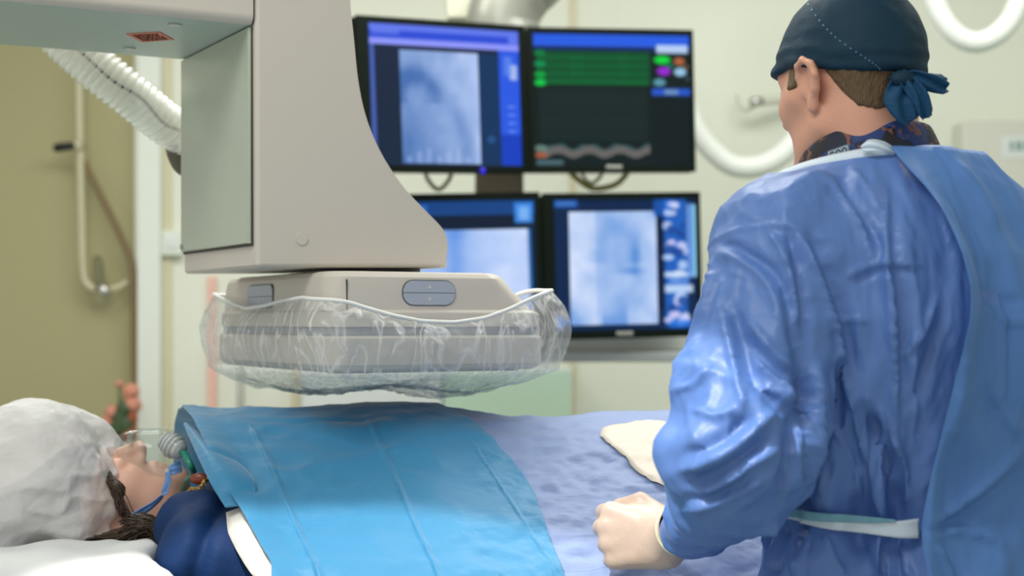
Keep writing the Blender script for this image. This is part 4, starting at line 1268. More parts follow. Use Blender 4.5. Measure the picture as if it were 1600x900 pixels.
# stitched seam on the cap: a row of short pale stitches
def cap_surface(dirn):
    """march from inside outwards along dirn (head space)"""
    o = np.array([-.015, 0, .045]); ts = np.linspace(.03, .16, 300)
    pts = o + ts[:, None]*dirn
    dd = cap_sdf((pts[:, 0], pts[:, 1], pts[:, 2]))
    i = np.argmax(dd > 0)
    return pts[i]
def cap_px(px, py):
    """first point of the cap on the sight line"""
    ds = np.linspace(1.65, 2.0, 1400)
    pts = np.stack([(px-800)/FPX*ds, ds, CAMZ-(py-HOR)/FPX*ds], 1)
    q = (pts-HO) @ np.stack([hf2, hl, hu], 1)/HS
    dd = cap_sdf((q[:, 0], q[:, 1], q[:, 2]))
    i = np.argmax(dd < 0.0004)
    return pts[i] if dd[i] < .0004 else None
bm = bmesh.new()
sp = catmull([(1262, 6, 0), (1285, 38, 0), (1310, 62, 0), (1342, 84, 0), (1366, 100, 0), (1378, 112, 0)], 40)
for i in range(0, 38, 2):
    a, b = cap_px(*sp[i][:2]), cap_px(*(sp[i]*.45+sp[i+1]*.55)[:2])
    if a is None or b is None: continue
    v, f = tube_mesh([a, b], .0008, 6)
    vs = [bm.verts.new(Vector(p)-surgeon.location) for p in v]
    for q in f: bm.faces.new([vs[k] for k in q])
st = bm_obj('stitching', bm, mat('pale_blue_thread', (96, 140, 172), .6, var=.05), capo)
# bow behind: knot and two tails
def ribbon(name, ctr, wid, up, m, par, thick=.0012, sag=.0, ripple=.003, nv=14):
    """strip along ctr (n,3), half width wid(n), widening across 'up' direction"""
    n = len(ctr); V = []
    T = np.gradient(ctr, axis=0); T /= np.linalg.norm(T, axis=1)[:, None]
    for i in range(n):
        u = np.array(up[i] if np.ndim(up[0]) else up, float); u = u-T[i]*(u @ T[i]); u /= np.linalg.norm(u)
        nn = np.cross(T[i], u)
        for j in range(nv):
            s = -1+2*j/(nv-1)
            V.append(ctr[i]+u*wid[i]*s+nn*(ripple*math.sin(s*5+i*.25)+sag*s*s))
    o = obj(name, V, grid_faces(n, nv), m, par); solidify(o, thick, 0)
    return o
M_BOW = cloth('thin_petrol_cloth', (18, 68, 104), .7, .4, 420, .5, (40, 40, 40), .08, .3)
kd = cap_px(1408, 112)
if kd is None: kd = cap_px(1406, 104)
kd = kd if kd is not None else at(1408, 124, 1.80)
kn = at(1410, 124, kd[1]-.010)
bm = bmesh.new(); bmesh.ops.create_uvsphere(bm, u_segments=20, v_segments=12, radius=.012, matrix=Matrix.Diagonal((1.3, .9, .85, 1)))
for v_ in bm.verts: v_.co += v_.co.normalized()*.0015*math.sin(v_.co.x*900+v_.co.z*700)
o = bm_obj('knot', bm, M_CAPB, capo, True); o.location = Vector(kn)-surgeon.location
dk = kn[1]
n = 30
c1 = catmull([kn, at(1426, 121, dk-.004), at(1450, 128, dk-.004), at(1466, 131, dk), at(1481, 133, dk+.004)], n)
ribbon('bow_tail', c1, np.interp(np.linspace(0, 1, n), [0, .15, .5, .85, 1], [.004, .007, .0095, .012, .0075]), (.0, 0, 1), M_BOW, capo)
c2 = catmull([kn, at(1407, 138, dk-.004), at(1408, 155, dk-.006), at(1418, 172, dk-.006), at(1428, 187, dk-.004)], n)
ribbon('bow_tail', c2, np.interp(np.linspace(0, 1, n), [0, .12, .45, .8, 1], [.005, .012, .019, .018, .013]), (1, .1, .35), M_BOW, capo)
c3 = catmull([kn, at(1420, 130, dk-.008), at(1436, 150, dk-.010), at(1445, 172, dk-.008), at(1449, 184, dk-.006)], n)
ribbon('bow_tail', c3, np.interp(np.linspace(0, 1, n), [0, .12, .45, .8, 1], [.004, .008, .010, .010, .006]), (1, .1, .3), M_BOW, capo)

# printed shirt collar
M_SHIRT = bpy.data.materials.new('printed_navy_cotton'); M_SHIRT.use_nodes = True
nt = M_SHIRT.node_tree; bs = nt.nodes['Principled BSDF']; bs.inputs['Roughness'].default_value = .7
tcn = nt.nodes.new('ShaderNodeTexCoord'); vo = nt.nodes.new('ShaderNodeTexVoronoi'); vo.inputs['Scale'].default_value = 42
nzn = nt.nodes.new('ShaderNodeTexNoise'); nzn.inputs['Scale'].default_value = 55; nzn.inputs['Distortion'].default_value = 1.5
rp1 = nt.nodes.new('ShaderNodeValToRGB'); rp1.color_ramp.interpolation = 'CONSTANT'
els = rp1.color_ramp.elements; els[0].color = srgb((16, 26, 48))+(1,); els[1].position = .36; els[1].color = srgb((20, 54, 112))+(1,)
e = els.new(.66); e.color = srgb((22, 22, 30))+(1,); e = els.new(.84); e.color = srgb((30, 70, 140))+(1,)
rp2 = nt.nodes.new('ShaderNodeValToRGB'); rp2.color_ramp.elements[0].position = .58; rp2.color_ramp.elements[1].position = .61
mxn = nt.nodes.new('ShaderNodeMix'); mxn.data_type = 'RGBA'
nt.links.new(tcn.outputs['Object'], vo.inputs['Vector']); nt.links.new(tcn.outputs['Object'], nzn.inputs['Vector'])
nt.links.new(vo.outputs['Color'], rp1.inputs[0]); nt.links.new(nzn.outputs['Fac'], rp2.inputs[0])
nt.links.new(rp2.outputs[0], mxn.inputs[0]); nt.links.new(rp1.outputs[0], mxn.inputs[6]); mxn.inputs[7].default_value = srgb((120, 74, 62))+(1,)
nt.links.new(mxn.outputs[2], bs.inputs['Base Color'])
n = 72
ncol = np.array(NB)
V = []
ax_f, ax_l = SF, SL
cx0 = np.array([ncol[0], ncol[1], 0])+SF*.004
for i in range(n):
    a = 2*math.pi*i/n                                     # 0 = front, pi = back
    ca_, sa_ = math.cos(a), math.sin(a)
    ztop = 1.532 - .052*(ca_*.5+.5)**1.2 + .004*max(0, sa_)
    zbot = ztop-.060
    for j in range(7):
        t = j/6
        r_f = .076+.010*(1-t)+.003*math.sin(math.pi*t); r_l = .080+.010*(1-t)+.003*math.sin(math.pi*t)
        p = cx0+ax_f*(r_f*ca_)+ax_l*(r_l*sa_)+SF*(.012*t)
        V.append((p[0], p[1], zbot*(1-t)+ztop*t))
co = obj('shirt_collar', V, grid_faces(n, 7, True), M_SHIRT, surgeon); solidify(co, .003)
subsurf(co, 1)
# gown: torso as a radial shape (theta = 0 at the spine, + towards the left arm), sleeves blended in
GZ = [.45, .70, .90, 1.00, 1.08, 1.14, 1.22, 1.30, 1.37, 1.42, 1.455, 1.485, 1.51, 1.56]
GHW = [.235, .220, .205, .190, .168, .174, .196, .216, .220, .200, .160, .110, .088, .075]
GHD = [.21, .19, .175, .160, .140, .146, .158, .160, .150, .136, .122, .106, .086, .075]
GCX = [.0, .0, .0, .0, .0, -.003, -.008, -.010, -.004, .008, .016, .022, .028, .032]
def gprm(z): return np.interp(z, GZ, GCX), np.interp(z, GZ, GHD), np.interp(z, GZ, GHW)
NBB = toB(NB)
def rim_z(th): return 1.500 - .030*np.clip(np.abs(th)/1.9, 0, 1)**1.5
def gown_torso(P):
    x, y, z = P
    cx_, hd, hw = gprm(z)
    hd = np.where(x > cx_, hd*.80, hd)
    q = np.sqrt(((x-cx_)/hd)**2 + (y/hw)**2)
    return (q-1)*np.minimum(hd, hw)*.9
def crumple(x, y, z, sd, a=1.0):
    """sharp-edged creases of crumpled nonwoven cloth"""
    wx = x+.35*vnoise(x*.8, y*.8, z*.8, sd+7); wz = z+.35*vnoise(x*.8+9, y*.8, z*.8, sd+8)
    s = 0
    for k, am in ((1.0, 1.0), (2.1, .5), (4.3, .24)):
        s = s + am*(.55-np.abs(vnoise(wx*k, y*k, wz*k, sd+int(k*3)))**.8*1.3)
    return a*s
def fold(th, z):
    """outward displacement of the torso cloth (folds falling from the shoulders, gathers at the belt)"""
    w_ = .35*vnoise(th*1.6, z*2.2, 0*z, 41)
    f = .0085*ridge((th+w_)*3.4, z*2.0, 0*z, 42) + .0085*crumple(th*4.4, 0*z+2, z*4.6, 43)
    f = f*sstep(1.47, 1.36, z)
    g = np.exp(-((z-1.085)/.085)**2)
    f = f + g*.0075*np.cos(th*17+4*w_+1.2) - .010*np.exp(-((z-1.085)/.030)**2)
    f = f + .0105*np.cos(th*9.5+5*w_)*sstep(1.06, .92, z)
    # a long pleat running down the middle of the back and two off the shoulder blade
    f = f + .0065*np.exp(-((th-.30-.10*(z-1.25))/.055)**2)*sstep(1.46, 1.40, z)*sstep(1.14, 1.25, z)
    f = f + .0065*np.exp(-((th-.62+.5*(z-1.25))/.06)**2)*sstep(1.47, 1.42, z)*sstep(1.24, 1.32, z)
    f = f - .0090*np.exp(-((th-.13+.4*(z-1.1))/.05)**2)*np.exp(-((z-1.13)/.05)**2)
    f = f + .0022*fbm(th*9, z*18, 0*z, 3, 47)
    return f
def sleeve_sdf(P):
    a = cone(P, sh_l+np.array([0, -.012, 0]), el_l, .086, .072)
    b = cone(P, el_l+np.array([.01, -.012, -.010]), wr_l-unit(wr_l-el_l)*.070, .056, .037)
    l = smin(a, b, .022)
    c = cone(P, sh_r+np.array([0, .012, 0]), el_r, .084, .074)
    e = cone(P, el_r, wr_r-unit(wr_r-el_r)*.04, .070, .046)
    return l, smin(c, e, .022)
def gown_sdf(P):
    d = gown_torso(P)
    l, r_ = sleeve_sdf(P)
    up_ = sstep(1.27, 1.40, P[2])
    d = smin(d, l, .004+.030*up_); d = smin(d, r_, .03)
    x, y, z = P
    d = smax(d, z - rim_z(np.arctan2(y, -(x-.028))), .004)
    return smax(d, .47-z, .004)
lo = np.minimum.reduce([el_l, wr_l, el_r, wr_r, [-.30, -.36, 0]])-.10; hi = np.maximum.reduce([el_l, wr_l, el_r, wr_r, [.3, .36, 1.53]])+.10
lo[2] = .44; hi[2] = 1.54
Vg, Fg = surface_nets(gown_sdf, lo, hi, .0072)
Vg = relax(Vg, Fg, 2, .5)
def subdiv(V, F):
    """one linear quad subdivision"""
    E = np.vstack([F[:, [0, 1]], F[:, [1, 2]], F[:, [2, 3]], F[:, [3, 0]]])
    Es = np.sort(E, 1); key = Es[:, 0]*len(V)+Es[:, 1]
    uk, inv = np.unique(key, return_inverse=True)
    a, b = uk//len(V), uk % len(V)
    em = (V[a]+V[b])/2; fc = V[F].mean(1)
    n, m, k = len(V), len(em), len(F)
    inv = inv.reshape(4, k)+n; c = np.arange(k)+n+m
    Q = np.vstack([np.stack([F[:, i], inv[i], c, inv[(i-1) % 4]], 1) for i in range(4)])
    return np.vstack([V, em, fc]), Q
Vg, Fg = subdiv(Vg, Fg); Vg = relax(Vg, Fg, 3, .5)
PG = (Vg[:, 0], Vg[:, 1], Vg[:, 2])
dt = gown_torso(PG); dl, drr = sleeve_sdf(PG)
ws = sstep(-.012, .014, dt-np.minimum(dl, drr))           # 0 torso .. 1 sleeve
cx_, _, _ = gprm(Vg[:, 2])
th = np.arctan2(Vg[:, 1], -(Vg[:, 0]-cx_))
disp = (1-ws)*fold(th, Vg[:, 2])
def sleeve_fold(V, S, E, W, sd):
    u = unit(E-S); v = unit(W-E)
    r1 = V-S; a1 = r1 @ u; L1 = np.linalg.norm(E-S)
    n1 = unit(np.cross(u, [0.3, .2, 1.0])); n2 = np.cross(u, n1)
    ph = np.arctan2(r1 @ n2, r1 @ n1)
    p, q = r1 @ n1, r1 @ n2
    cr_ = crumple(V[:, 0]*11, V[:, 1]*11, V[:, 2]*9, sd+11, .0070)
    up = .0085*ridge(a1*7+p*9, p*11-a1*3, q*11, sd) + .0040*ridge(a1*14-q*15, p*20, q*18+a1*5, sd+1)
    r2 = V-E; a2 = r2 @ v; L2 = np.linalg.norm(W-E)
    m1 = unit(np.cross(v, [0, 0, 1.0])); m2 = np.cross(v, m1)
    p2, q2 = r2 @ m1, r2 @ m2
    fo = .0075*ridge(a2*15+p2*6, p2*8, q2*10-a2*5, sd+2) + .0040*ridge(a2*34, p2*14, q2*14, sd+3)
    el = np.exp(-(np.linalg.norm(V-E, axis=1)/.10)**2)
    t = sstep(-.06, .05, a2)
    f = up*(1-t)+fo*t + cr_ + el*.012*ridge(a1*26+p*7, p*8, q*10, sd+5)
    # seam ridge round the armhole, and one down the outside of the sleeve
    f = f + .0022*np.exp(-((a1-.012)/.0035)**2)*(a1 < .06) + .0016*fbm(V[:, 0]*30, V[:, 1]*30, V[:, 2]*30, 3, sd+6)
    return f
sd_l = sleeve_fold(Vg, sh_l, el_l, wr_l, 61); sd_r = sleeve_fold(Vg, sh_r, el_r, wr_r, 71)
disp = disp + ws*np.where(dl < drr, sd_l, sd_r)
Ng = vnormals(Vg, Fg)
keep_open = sstep(.0, .02, rim_z(th)-Vg[:, 2])
Vd = Vg + Ng*(disp*np.maximum(.15, keep_open))[:, None]
# individual folds read off the photograph: (points, half width px, height m; negative = valley)
FOLDS = [
 ([(1110, 383), (1133, 380), (1164, 394), (1207, 425), (1230, 464), (1242, 527), (1258, 556)], 9, -.008),
 ([(1122, 392), (1150, 404), (1190, 432), (1212, 470), (1224, 530)], 10, .006),
 ([(1250, 540), (1258, 620), (1244, 667), (1236, 729), (1222, 791)], 15, -.020),
 ([(1180, 560), (1215, 596), (1250, 632)], 11, .013), ([(1172, 590), (1205, 622), (1240, 652)], 10, -.011),
 ([(1122, 396), (1098, 440), (1078, 490), (1058, 560)], 7, .007), ([(1134, 410), (1110, 470), (1092, 540)], 9, -.005),
 ([(1125, 472), (1142, 545), (1157, 612), (1168, 640)], 10, .009), ([(1143, 470), (1162, 545), (1178, 600)], 10, -.009),
 ([(1172, 500), (1205, 545), (1242, 581)], 11, .010), ([(1165, 525), (1195, 566), (1226, 600)], 8, -.008),
 ([(1055, 737), (1095, 726), (1140, 706), (1180, 672), (1214, 640)], 12, .010), ([(1062, 712), (1100, 700), (1140, 676), (1175, 645)], 10, -.009),
 ([(1087, 775), (1125, 757), (1170, 728), (1222, 700)], 11, .010), ([(1075, 756), (1115, 742), (1160, 714), (1205, 680)], 8, -.009),
 ([(1060, 800), (1110, 790), (1160, 768), (1205, 742)], 12, .007), ([(1066, 780), (1115, 774), (1170, 750)], 8, -.006),
 ([(1080, 640), (1120, 650), (1150, 640)], 9, .007), ([(1050, 610), (1085, 600), (1110, 570)], 9, .006),
 ([(1203, 362), (1222, 392), (1236, 440), (1250, 500)], 9, .010), ([(1222, 350), (1244, 400), (1254, 470), (1262, 540)], 9, -.010),
 ([(1242, 355), (1273, 418), (1304, 511), (1324, 604), (1343, 667)], 10, .010), ([(1262, 350), (1292, 420), (1322, 511), (1342, 604)], 10, -.008),
 ([(1289, 278), (1312, 306), (1340, 345), (1368, 415)], 9, .008), ([(1308, 274), (1334, 312), (1358, 352), (1384, 405)], 8, -.007),
 ([(1330, 262), (1356, 296), (1378, 330)], 8, .006),
 ([(1384, 300), (1386, 400), (1394, 470), (1399, 560), (1400, 640)], 7, .008), ([(1396, 300), (1400, 420), (1410, 520), (1412, 600)], 8, -.006),
 ([(1316, 436), (1345, 420), (1382, 411), (1450, 416)], 5, .0045), ([(1330, 445), (1382, 423), (1440, 428)], 6, -.004),
 ([(1352, 640), (1374, 690), (1396, 744), (1400, 812)], 10, -.016), ([(1372, 630), (1398, 690), (1418, 744), (1420, 805)], 9, .010),
 ([(1330, 640), (1350, 700), (1368, 750), (1374, 800)], 10, .009),
 ([(1264, 560), (1266, 660), (1266, 791)], 7, -.012), ([(1280, 560), (1284, 680), (1284, 790)], 9, .008),
 ([(1300, 560), (1312, 640), (1318, 720)], 9, -.006), ([(1296, 660), (1330, 720), (1350, 790)], 9, .007),
 ([(1240, 690), (1236, 750), (1226, 800)], 8, .008),
 ([(1290, 520), (1320, 500), (1360, 500)], 6, .004), ([(1410, 560), (1440, 520), (1462, 470)], 10, .008), ([(1424, 640), (1450, 560), (1478, 480)], 8, -.007),
 ([(1215, 812), (1190, 850), (1165, 900)], 9, .012), ([(1236, 818), (1222, 860), (1206, 905)], 9, -.012), ([(1262, 824), (1250, 870), (1240, 905)], 10, .012),
 ([(1285, 828), (1300, 870), (1320, 905)], 10, .009), ([(1390, 840), (1386, 880), (1390, 905)], 10, -.012), ([(1412, 842), (1416, 880), (1424, 905)], 8, .010), ([(1340, 836), (1356, 880), (1362, 905)], 10, -.008),
]
def add_folds(Vw, Nw, folds, lim=None):
    """displacement (m) of cloth points for the listed folds; only cloth on the side they were seen on"""
    X_ = 800+FPX*Vw[:, 0]/Vw[:, 1]; Y_ = HOR-FPX*(Vw[:, 2]-CAMZ)/Vw[:, 1]
    vd = Vw-np.array([0, 0, CAMZ]); vd /= np.linalg.norm(vd, axis=1)[:, None]
    fac = sstep(.02, .35, -(vd*Nw).sum(1))
    d = np.zeros(len(Vw))
    for pts, wpx, h in folds:
        c = catmull([(*p, 0) for p in pts], 10*len(pts))[:, :2]
        m = (X_ > c[:, 0].min()-4*wpx) & (X_ < c[:, 0].max()+4*wpx) & (Y_ > c[:, 1].min()-4*wpx) & (Y_ < c[:, 1].max()+4*wpx) & (fac > 0)
        if lim is not None: m &= lim
        q = np.stack([X_[m], Y_[m]], 1)
        if not len(q): continue
        dd = np.sqrt(((q[:, None, :]-c[None])**2).sum(2)); k = dd.argmin(1); dm = dd[np.arange(len(q)), k]
        s = k/(len(c)-1); tap = np.clip(np.minimum(s, 1-s)*5+.15, 0, 1)
        prof_ = np.exp(-(dm/wpx)**2) if h < 0 else 1/(1+(dm/(wpx*.62))**2)**1.5
        d[m] += h*prof_*tap
    return d*fac
Vw_ = b2w(Vd); Nw_ = vnormals(Vw_, Fg)
Vd = Vd + vnormals(Vd, Fg)*(add_folds(Vw_, Nw_, FOLDS)*.85)[:, None]
gw = obj('gown', b2w(Vd), Fg, M_GOWN, surgeon)

# ray from a photo position on the torso's cloth (no sleeves)
def gown_px(px, py, off=0.0, d0=1.45, d1=1.95):
    ds = np.linspace(d0, d1, 1200)
    W = np.stack([(px-800)/FPX*ds, ds, CAMZ-(py-HOR)/FPX*ds], 1)
    q = (W-SO) @ np.stack([SF, SL, UZ], 1)
    dd = gown_torso((q[:, 0], q[:, 1], q[:, 2])) - off
    i = int(np.argmax(dd < 0))
    if not dd[i] < 0: return None
    c_, _, _ = gprm(q[i, 2])
    return float(np.arctan2(q[i, 1], -(q[i, 0]-c_))), float(q[i, 2])
def gown_at(th_, z, off=0.0):
    c_, hd, hw = gprm(z)
    r_ = 1/np.sqrt((np.cos(th_)/hd)**2+(np.sin(th_)/hw)**2) + fold(th_, z) + off
    return b2w(np.stack([c_-r_*np.cos(th_), r_*np.sin(th_), z+0*th_], -1).reshape(-1, 3))
# overlapping right back panel with a lifted edge
edge = [gown_px(*p, .012+.030*math.exp(-((1.30+(500-p[1])/1430-1.34)/.08)**2)) for p in ((1392, 236), (1428, 272), (1462, 312), (1484, 352), (1506, 410), (1519, 452), (1512, 510), (1494, 570), (1476, 640), (1458, 715), (1442, 785), (1436, 830), (1441, 870), (1452, 915))]
edge = [e for e in edge if e]
ez = np.array([e[1] for e in edge]); et = np.array([e[0] for e in edge])
o_ = np.argsort(ez); ez, et = ez[o_], et[o_]
nz, nth = 200, 90
zz = np.linspace(.55, 1.492, nz)
te = np.interp(zz, ez, et)
ker = np.ones(9)/9; te = np.convolve(np.pad(te, 4, mode='edge'), ker, 'valid')
S_ = np.linspace(0, 1, nth)**1.5
TH = te[:, None]*(1-S_[None, :]) + (-1.75)*S_[None, :]
ZZ = np.repeat(zz[:, None], nth, 1)
dth = te[:, None]-TH
lift = .007 + .034*np.exp(-(dth/.11)**2)*np.exp(-((ZZ-1.34)/.080)**2) + .007*np.exp(-(dth/.09)**2) - .012*sstep(.55, 1.0, S_)[None, :]
c_, hd, hw = gprm(ZZ)
own = .0075*ridge(TH*2.6+ZZ*1.5, ZZ*3.4-TH*1.2, 0*ZZ, 81) + .0045*np.exp(-((ZZ-1.075-.16*(-TH))/.022)**2)*sstep(.0, .25, dth) + .003*fbm(TH*7, ZZ*12, 0*ZZ, 2, 83)
gz = np.exp(-((ZZ-1.085)/.03)**2)
r_ = 1/np.sqrt((np.cos(TH)/hd)**2+(np.sin(TH)/hw)**2) + np.maximum(own+.002, fold(TH, ZZ)-.010) + lift + .004 + gz*.002
rimk = np.minimum(ZZ, rim_z(TH)+.002)
P = np.stack([c_-r_*np.cos(TH), r_*np.sin(TH), rimk], -1).reshape(-1, 3)
FL2 = [([(1600, 690), (1560, 735), (1510, 780), (1450, 822)], 12, .009), ([(1610, 720), (1560, 768), (1510, 800), (1460, 830)], 9, -.007),
 ([(1450, 840), (1490, 830), (1540, 838), (1580, 860)], 10, .007), ([(1490, 250), (1530, 300), (1560, 360)], 12, .006), ([(1530, 480), (1570, 500), (1610, 505)], 8, .005),
 ([(1510, 540), (1500, 620), (1480, 700)], 12, .006), ([(1460, 850), (1475, 880), (1490, 910)], 9, .008), ([(1540, 560), (1560, 640), (1600, 680)], 14, .005), ([(1520, 450), (1560, 470), (1600, 470)], 9, -.004)]
Pw_ = b2w(P); Fp_ = np.array(grid_faces(nz, nth)); Np_ = vnormals(Pw_, Fp_)
if ((Pw_-np.array([0, 0, CAMZ]))*Np_).sum() > 0: Np_ = -Np_
P = P + (Np_ @ np.stack([SF, SL, UZ], 1))*add_folds(Pw_, Np_, FL2)[:, None]
bp_ = obj('gown_back_panel', b2w(P), grid_faces(nz, nth), M_GOWN_B, surgeon); solidify(bp_, .0015, 0)
# white neck binding and its loose end
n = 90
ths = np.linspace(2.6, .10, n)
V = []
for t_ in ths:
    zr_ = float(rim_z(np.array(t_)))
    cc, h1, h2 = gprm(zr_)
    r0 = 1/math.sqrt((math.cos(t_)/h1)**2+(math.sin(t_)/h2)**2)
    for j in range(6):
        s = j/5
        rr = r0+.0035+.004*math.sin(math.pi*s)-.010*s**2
        z = zr_-.010+(.004+.012*sstep(.5, 1.2, t_))*s
        V.append((cc-rr*math.cos(t_), rr*math.sin(t_), z))
o = obj('neck_binding', b2w(np.array(V)), grid_faces(n, 6), M_TIE, surgeon); solidify(o, .0015, 0)
q = [gown_px(1346, 232, .01), gown_px(1366, 222, .012), gown_px(1392, 232, .012)]
A_ = at(1344, 230, 1.66); B_ = at(1362, 221, 1.655); C_ = at(1398, 227, 1.665)
base = gown_px(1352, 240, .006) or gown_px(1352, 246, .006)
dbx = float((gown_at(np.array([base[0]]), np.array([base[1]]), .006)[0])[1]) if base else 1.66
n = 16
ctr = catmull([at(1346, 231, dbx-.002), at(1362, 227, dbx-.012), at(1380, 230, dbx-.012), at(1400, 239, dbx-.006)], n)
ribbon('binding_end', ctr, np.interp(np.linspace(0, 1, n), [0, .2, .7, 1], [.003, .0065, .006, .003]), (0, 0, 1), M_TIE, surgeon, ripple=.001)
# waist tie: white tape with a teal strip lying over it
def tape(name, pts, wid, m, off):
    q = [gown_px(px, py) for px, py in pts]; q = [k for k in q if k]
    q = [(q[0][0]+.35, q[0][1])]+q
    tt = np.array([k[0] for k in q]); zz_ = np.array([k[1] for k in q])
    s = np.linspace(0, 1, 60); sk = np.linspace(0, 1, len(q))
    t_, z_, w_ = np.interp(s, sk, tt), np.interp(s, sk, zz_), np.interp(s, np.linspace(0, 1, len(wid)), wid)
    V = []
    # the tape is pulled straight between the crests of the folds
    base = gown_at(t_, z_, off)
    for j in range(6):
        k = -1+2*j/5
        zj = z_+k*w_
        c_, hd, hw = gprm(zj)
        f_ = np.maximum(fold(t_, zj), .002)
        f_ = np.maximum.reduce([np.roll(f_, i) for i in (-3, -2, -1, 0, 1, 2, 3)])
        rr = 1/np.sqrt((np.cos(t_)/hd)**2+(np.sin(t_)/hw)**2) + f_ + off
        V.append(np.stack([c_-rr*np.cos(t_), rr*np.sin(t_), zj], 1))
    V = np.stack(V, 1).reshape(-1, 3)
    o = obj(name, b2w(V), grid_faces(60, 6), m, surgeon); solidify(o, .0012, 0)
    return o
tape('waist_tie', [(1200, 798), (1230, 803), (1270, 811), (1320, 820), (1370, 824), (1405, 826), (1434, 824)], [.0025, .0030, .005, .006, .0085, .0105], M_TIE, .004)
tape('waist_tie', [(1200, 794), (1230, 799), (1270, 803), (1320, 808), (1370, 811), (1400, 812)], [.0025, .004, .005, .0045, .003, .001], M_TEAL, .0062)
# printed badge on the collar
cb = bpy.data.objects['shirt_collar']
from mathutils.bvhtree import BVHTree
def bvh(o):
    bm = bmesh.new(); bm.from_mesh(o.data); M = wm(o)
    bm.transform(M); t = BVHTree.FromBMesh(bm); bm.free(); return t
def cast(t, px, py):
    d = Vector(((px-800)/FPX, 1, -(py-HOR)/FPX)).normalized()
    h = t.ray_cast(Vector((0, 0, CAMZ)), d)
    return h[0], h[1]
tc_ = bvh(cb)
h0, n0 = cast(tc_, 1314, 241)
if h0 is not None:
    n0 = n0.normalized()
    if n0.y > 0: n0 = -n0
    uu = Vector((1, 0, .12)); uu = (uu-n0*uu.dot(n0)).normalized(); vv = n0.cross(uu)
    if vv.z < 0: vv = -vv
    M_ = Matrix((uu, vv, n0)).transposed().to_4x4(); M_.translation = h0+n0*.0065-surgeon.location
    bm = bmesh.new(); add_box(bm, -.0125, .0125, -.0065, .0065, -.004, .0006)
    lb = bm_obj('collar_badge', bm, mat('pale_woven_badge', (150, 170, 178), .7, bump=.1, scale=500, var=.1), cb); lb.data.transform(M_)
    bm = bmesh.new()
    for k, cx0_ in enumerate((-.0075, .0, .0075)):
        V_, F_ = tube_mesh([(cx0_+.0026*math.cos(a), .0030*math.sin(a), .0009) for a in np.linspace(.5 if k == 0 else 0, 5.8 if k == 0 else 2*math.pi, 20)], .0007, 6)
        vs = [bm.verts.new(p) for p in V_]
        for f_ in F_: bm.faces.new([vs[i] for i in f_])
    add_box(bm, -.0122, .0122, .0056, .0062, .0005, .0009); add_box(bm, -.0122, .0122, -.0062, -.0056, .0005, .0009)
    pr_ = bm_obj('badge_letters', bm, mat('dark_woven_print', (22, 34, 56), .7, var=.1), cb); pr_.data.transform(M_)
    lb.parent = cb; pr_.parent = cb

# ------------------------------------------------------------------ gloved hands
def hand_sdf(P, wb=(-.07, 0, 0)):
    """x wrist to knuckles, y thumb side, z back of the hand; a loosely closed fist"""
    fy = [.030, .010, -.0105, -.030]; kx = [.079, .083, .078, .069]
    pa_ = [(58, 148, 222), (62, 152, 224), (64, 154, 226), (60, 148, 220)]
    ln = [(.043, .026, .020), (.046, .029, .021), (.043, .027, .020), (.034, .020, .018)]
    rd = [.0112, .0116, .0110, .0098]
    d = None
    for i in range(4):
        k = np.array([kx[i], fy[i], -.002+.003*(i in (1, 2))])
        m = cone(P, (.0, fy[i]*.55, 0), k, .0145, .0122)
        d = m if d is None else smin(d, m, .014)
    d = smin(d, ell(P, (.035, 0, -.010), (.050, .036, .016)), .012)
    for i in range(4):
        p = np.array([kx[i], fy[i], -.002+.003*(i in (1, 2))]); r_ = rd[i]
        g = None
        for a_, l_ in zip(pa_[i], ln[i]):
            q = p+l_*np.array([math.cos(R(a_)), 0, -math.sin(R(a_))])
            m = cone(P, p, q, r_, r_*.93); g = m if g is None else smin(g, m, .003)
            p = q; r_ *= .93
        d = smin(d, g, .004)
    t = smin(cone(P, (.012, .024, -.012), (.048, .044, -.020), .016, .0125), cone(P, (.048, .044, -.020), (.078, .037, -.033), .0125, .0110), .005)
    t = smin(t, cone(P, (.078, .037, -.033), (.094, .020, -.042), .0110, .0095), .004)
    d = smin(d, t, .006)
    sq = (P[0], P[1]*.82, P[2]*1.1)
    d = smin(d, cone(sq, (wb[0], wb[1]*.82, wb[2]*1.1), (.005, 0, -.002), .025, .024), .018)
    return d
def make_glove(org, f, t_, back):
    f = unit(f); t_ = unit(t_-f*(t_ @ f)); n_ = np.cross(t_, f)
    bk = unit(np.array(back)-org)*.062; wb = (bk @ f, bk @ t_, bk @ n_)
    V, F = surface_nets(lambda P: hand_sdf(P, wb), (-.10, -.075, -.105), (.13, .090, .055), .0026)
    V = relax(V, F, 1, .4)
    N = vnormals(V, F)
    wr_ = .0009*ridge(V[:, 0]*60, V[:, 1]*25, V[:, 2]*25, 91)*sstep(.03, -.02, V[:, 0]) + .0004*fbm(V[:, 0]*70, V[:, 1]*70, V[:, 2]*70, 2, 92)
    V = V+N*wr_[:, None]
    Wd = V @ np.stack([f, t_, n_], 0) + org
    g = obj('glove', Wd, F, M_GLOVE, surgeon)
    ring = []
    for k in range(40):
        a = 2*math.pi*k/40
        e1 = unit(np.cross(bk, t_)); e2 = unit(np.cross(e1, bk))
        ring.append(org+bk*.62+.0255*math.sin(a)*e1+.0300*math.cos(a)*e2)
    v, fc = tube_mesh(ring, .0022, 8, True)
    c = obj('glove_cuff', v, fc, M_GLOVEC, g)
    return g
WL = at(1044, 843, 1.882); KL = at(960, 837, 1.910)
make_glove(WL+unit(WL-KL)*.002, KL-WL, np.array([.08, .16, .98]), b2w(el_l[None])[0])
wrw = b2w(wr_r[None])[0]; erw = b2w(el_r[None])[0]
make_glove(wrw+unit(wrw-erw)*.02, wrw-erw, np.array([-.8, 0, .4]), erw)

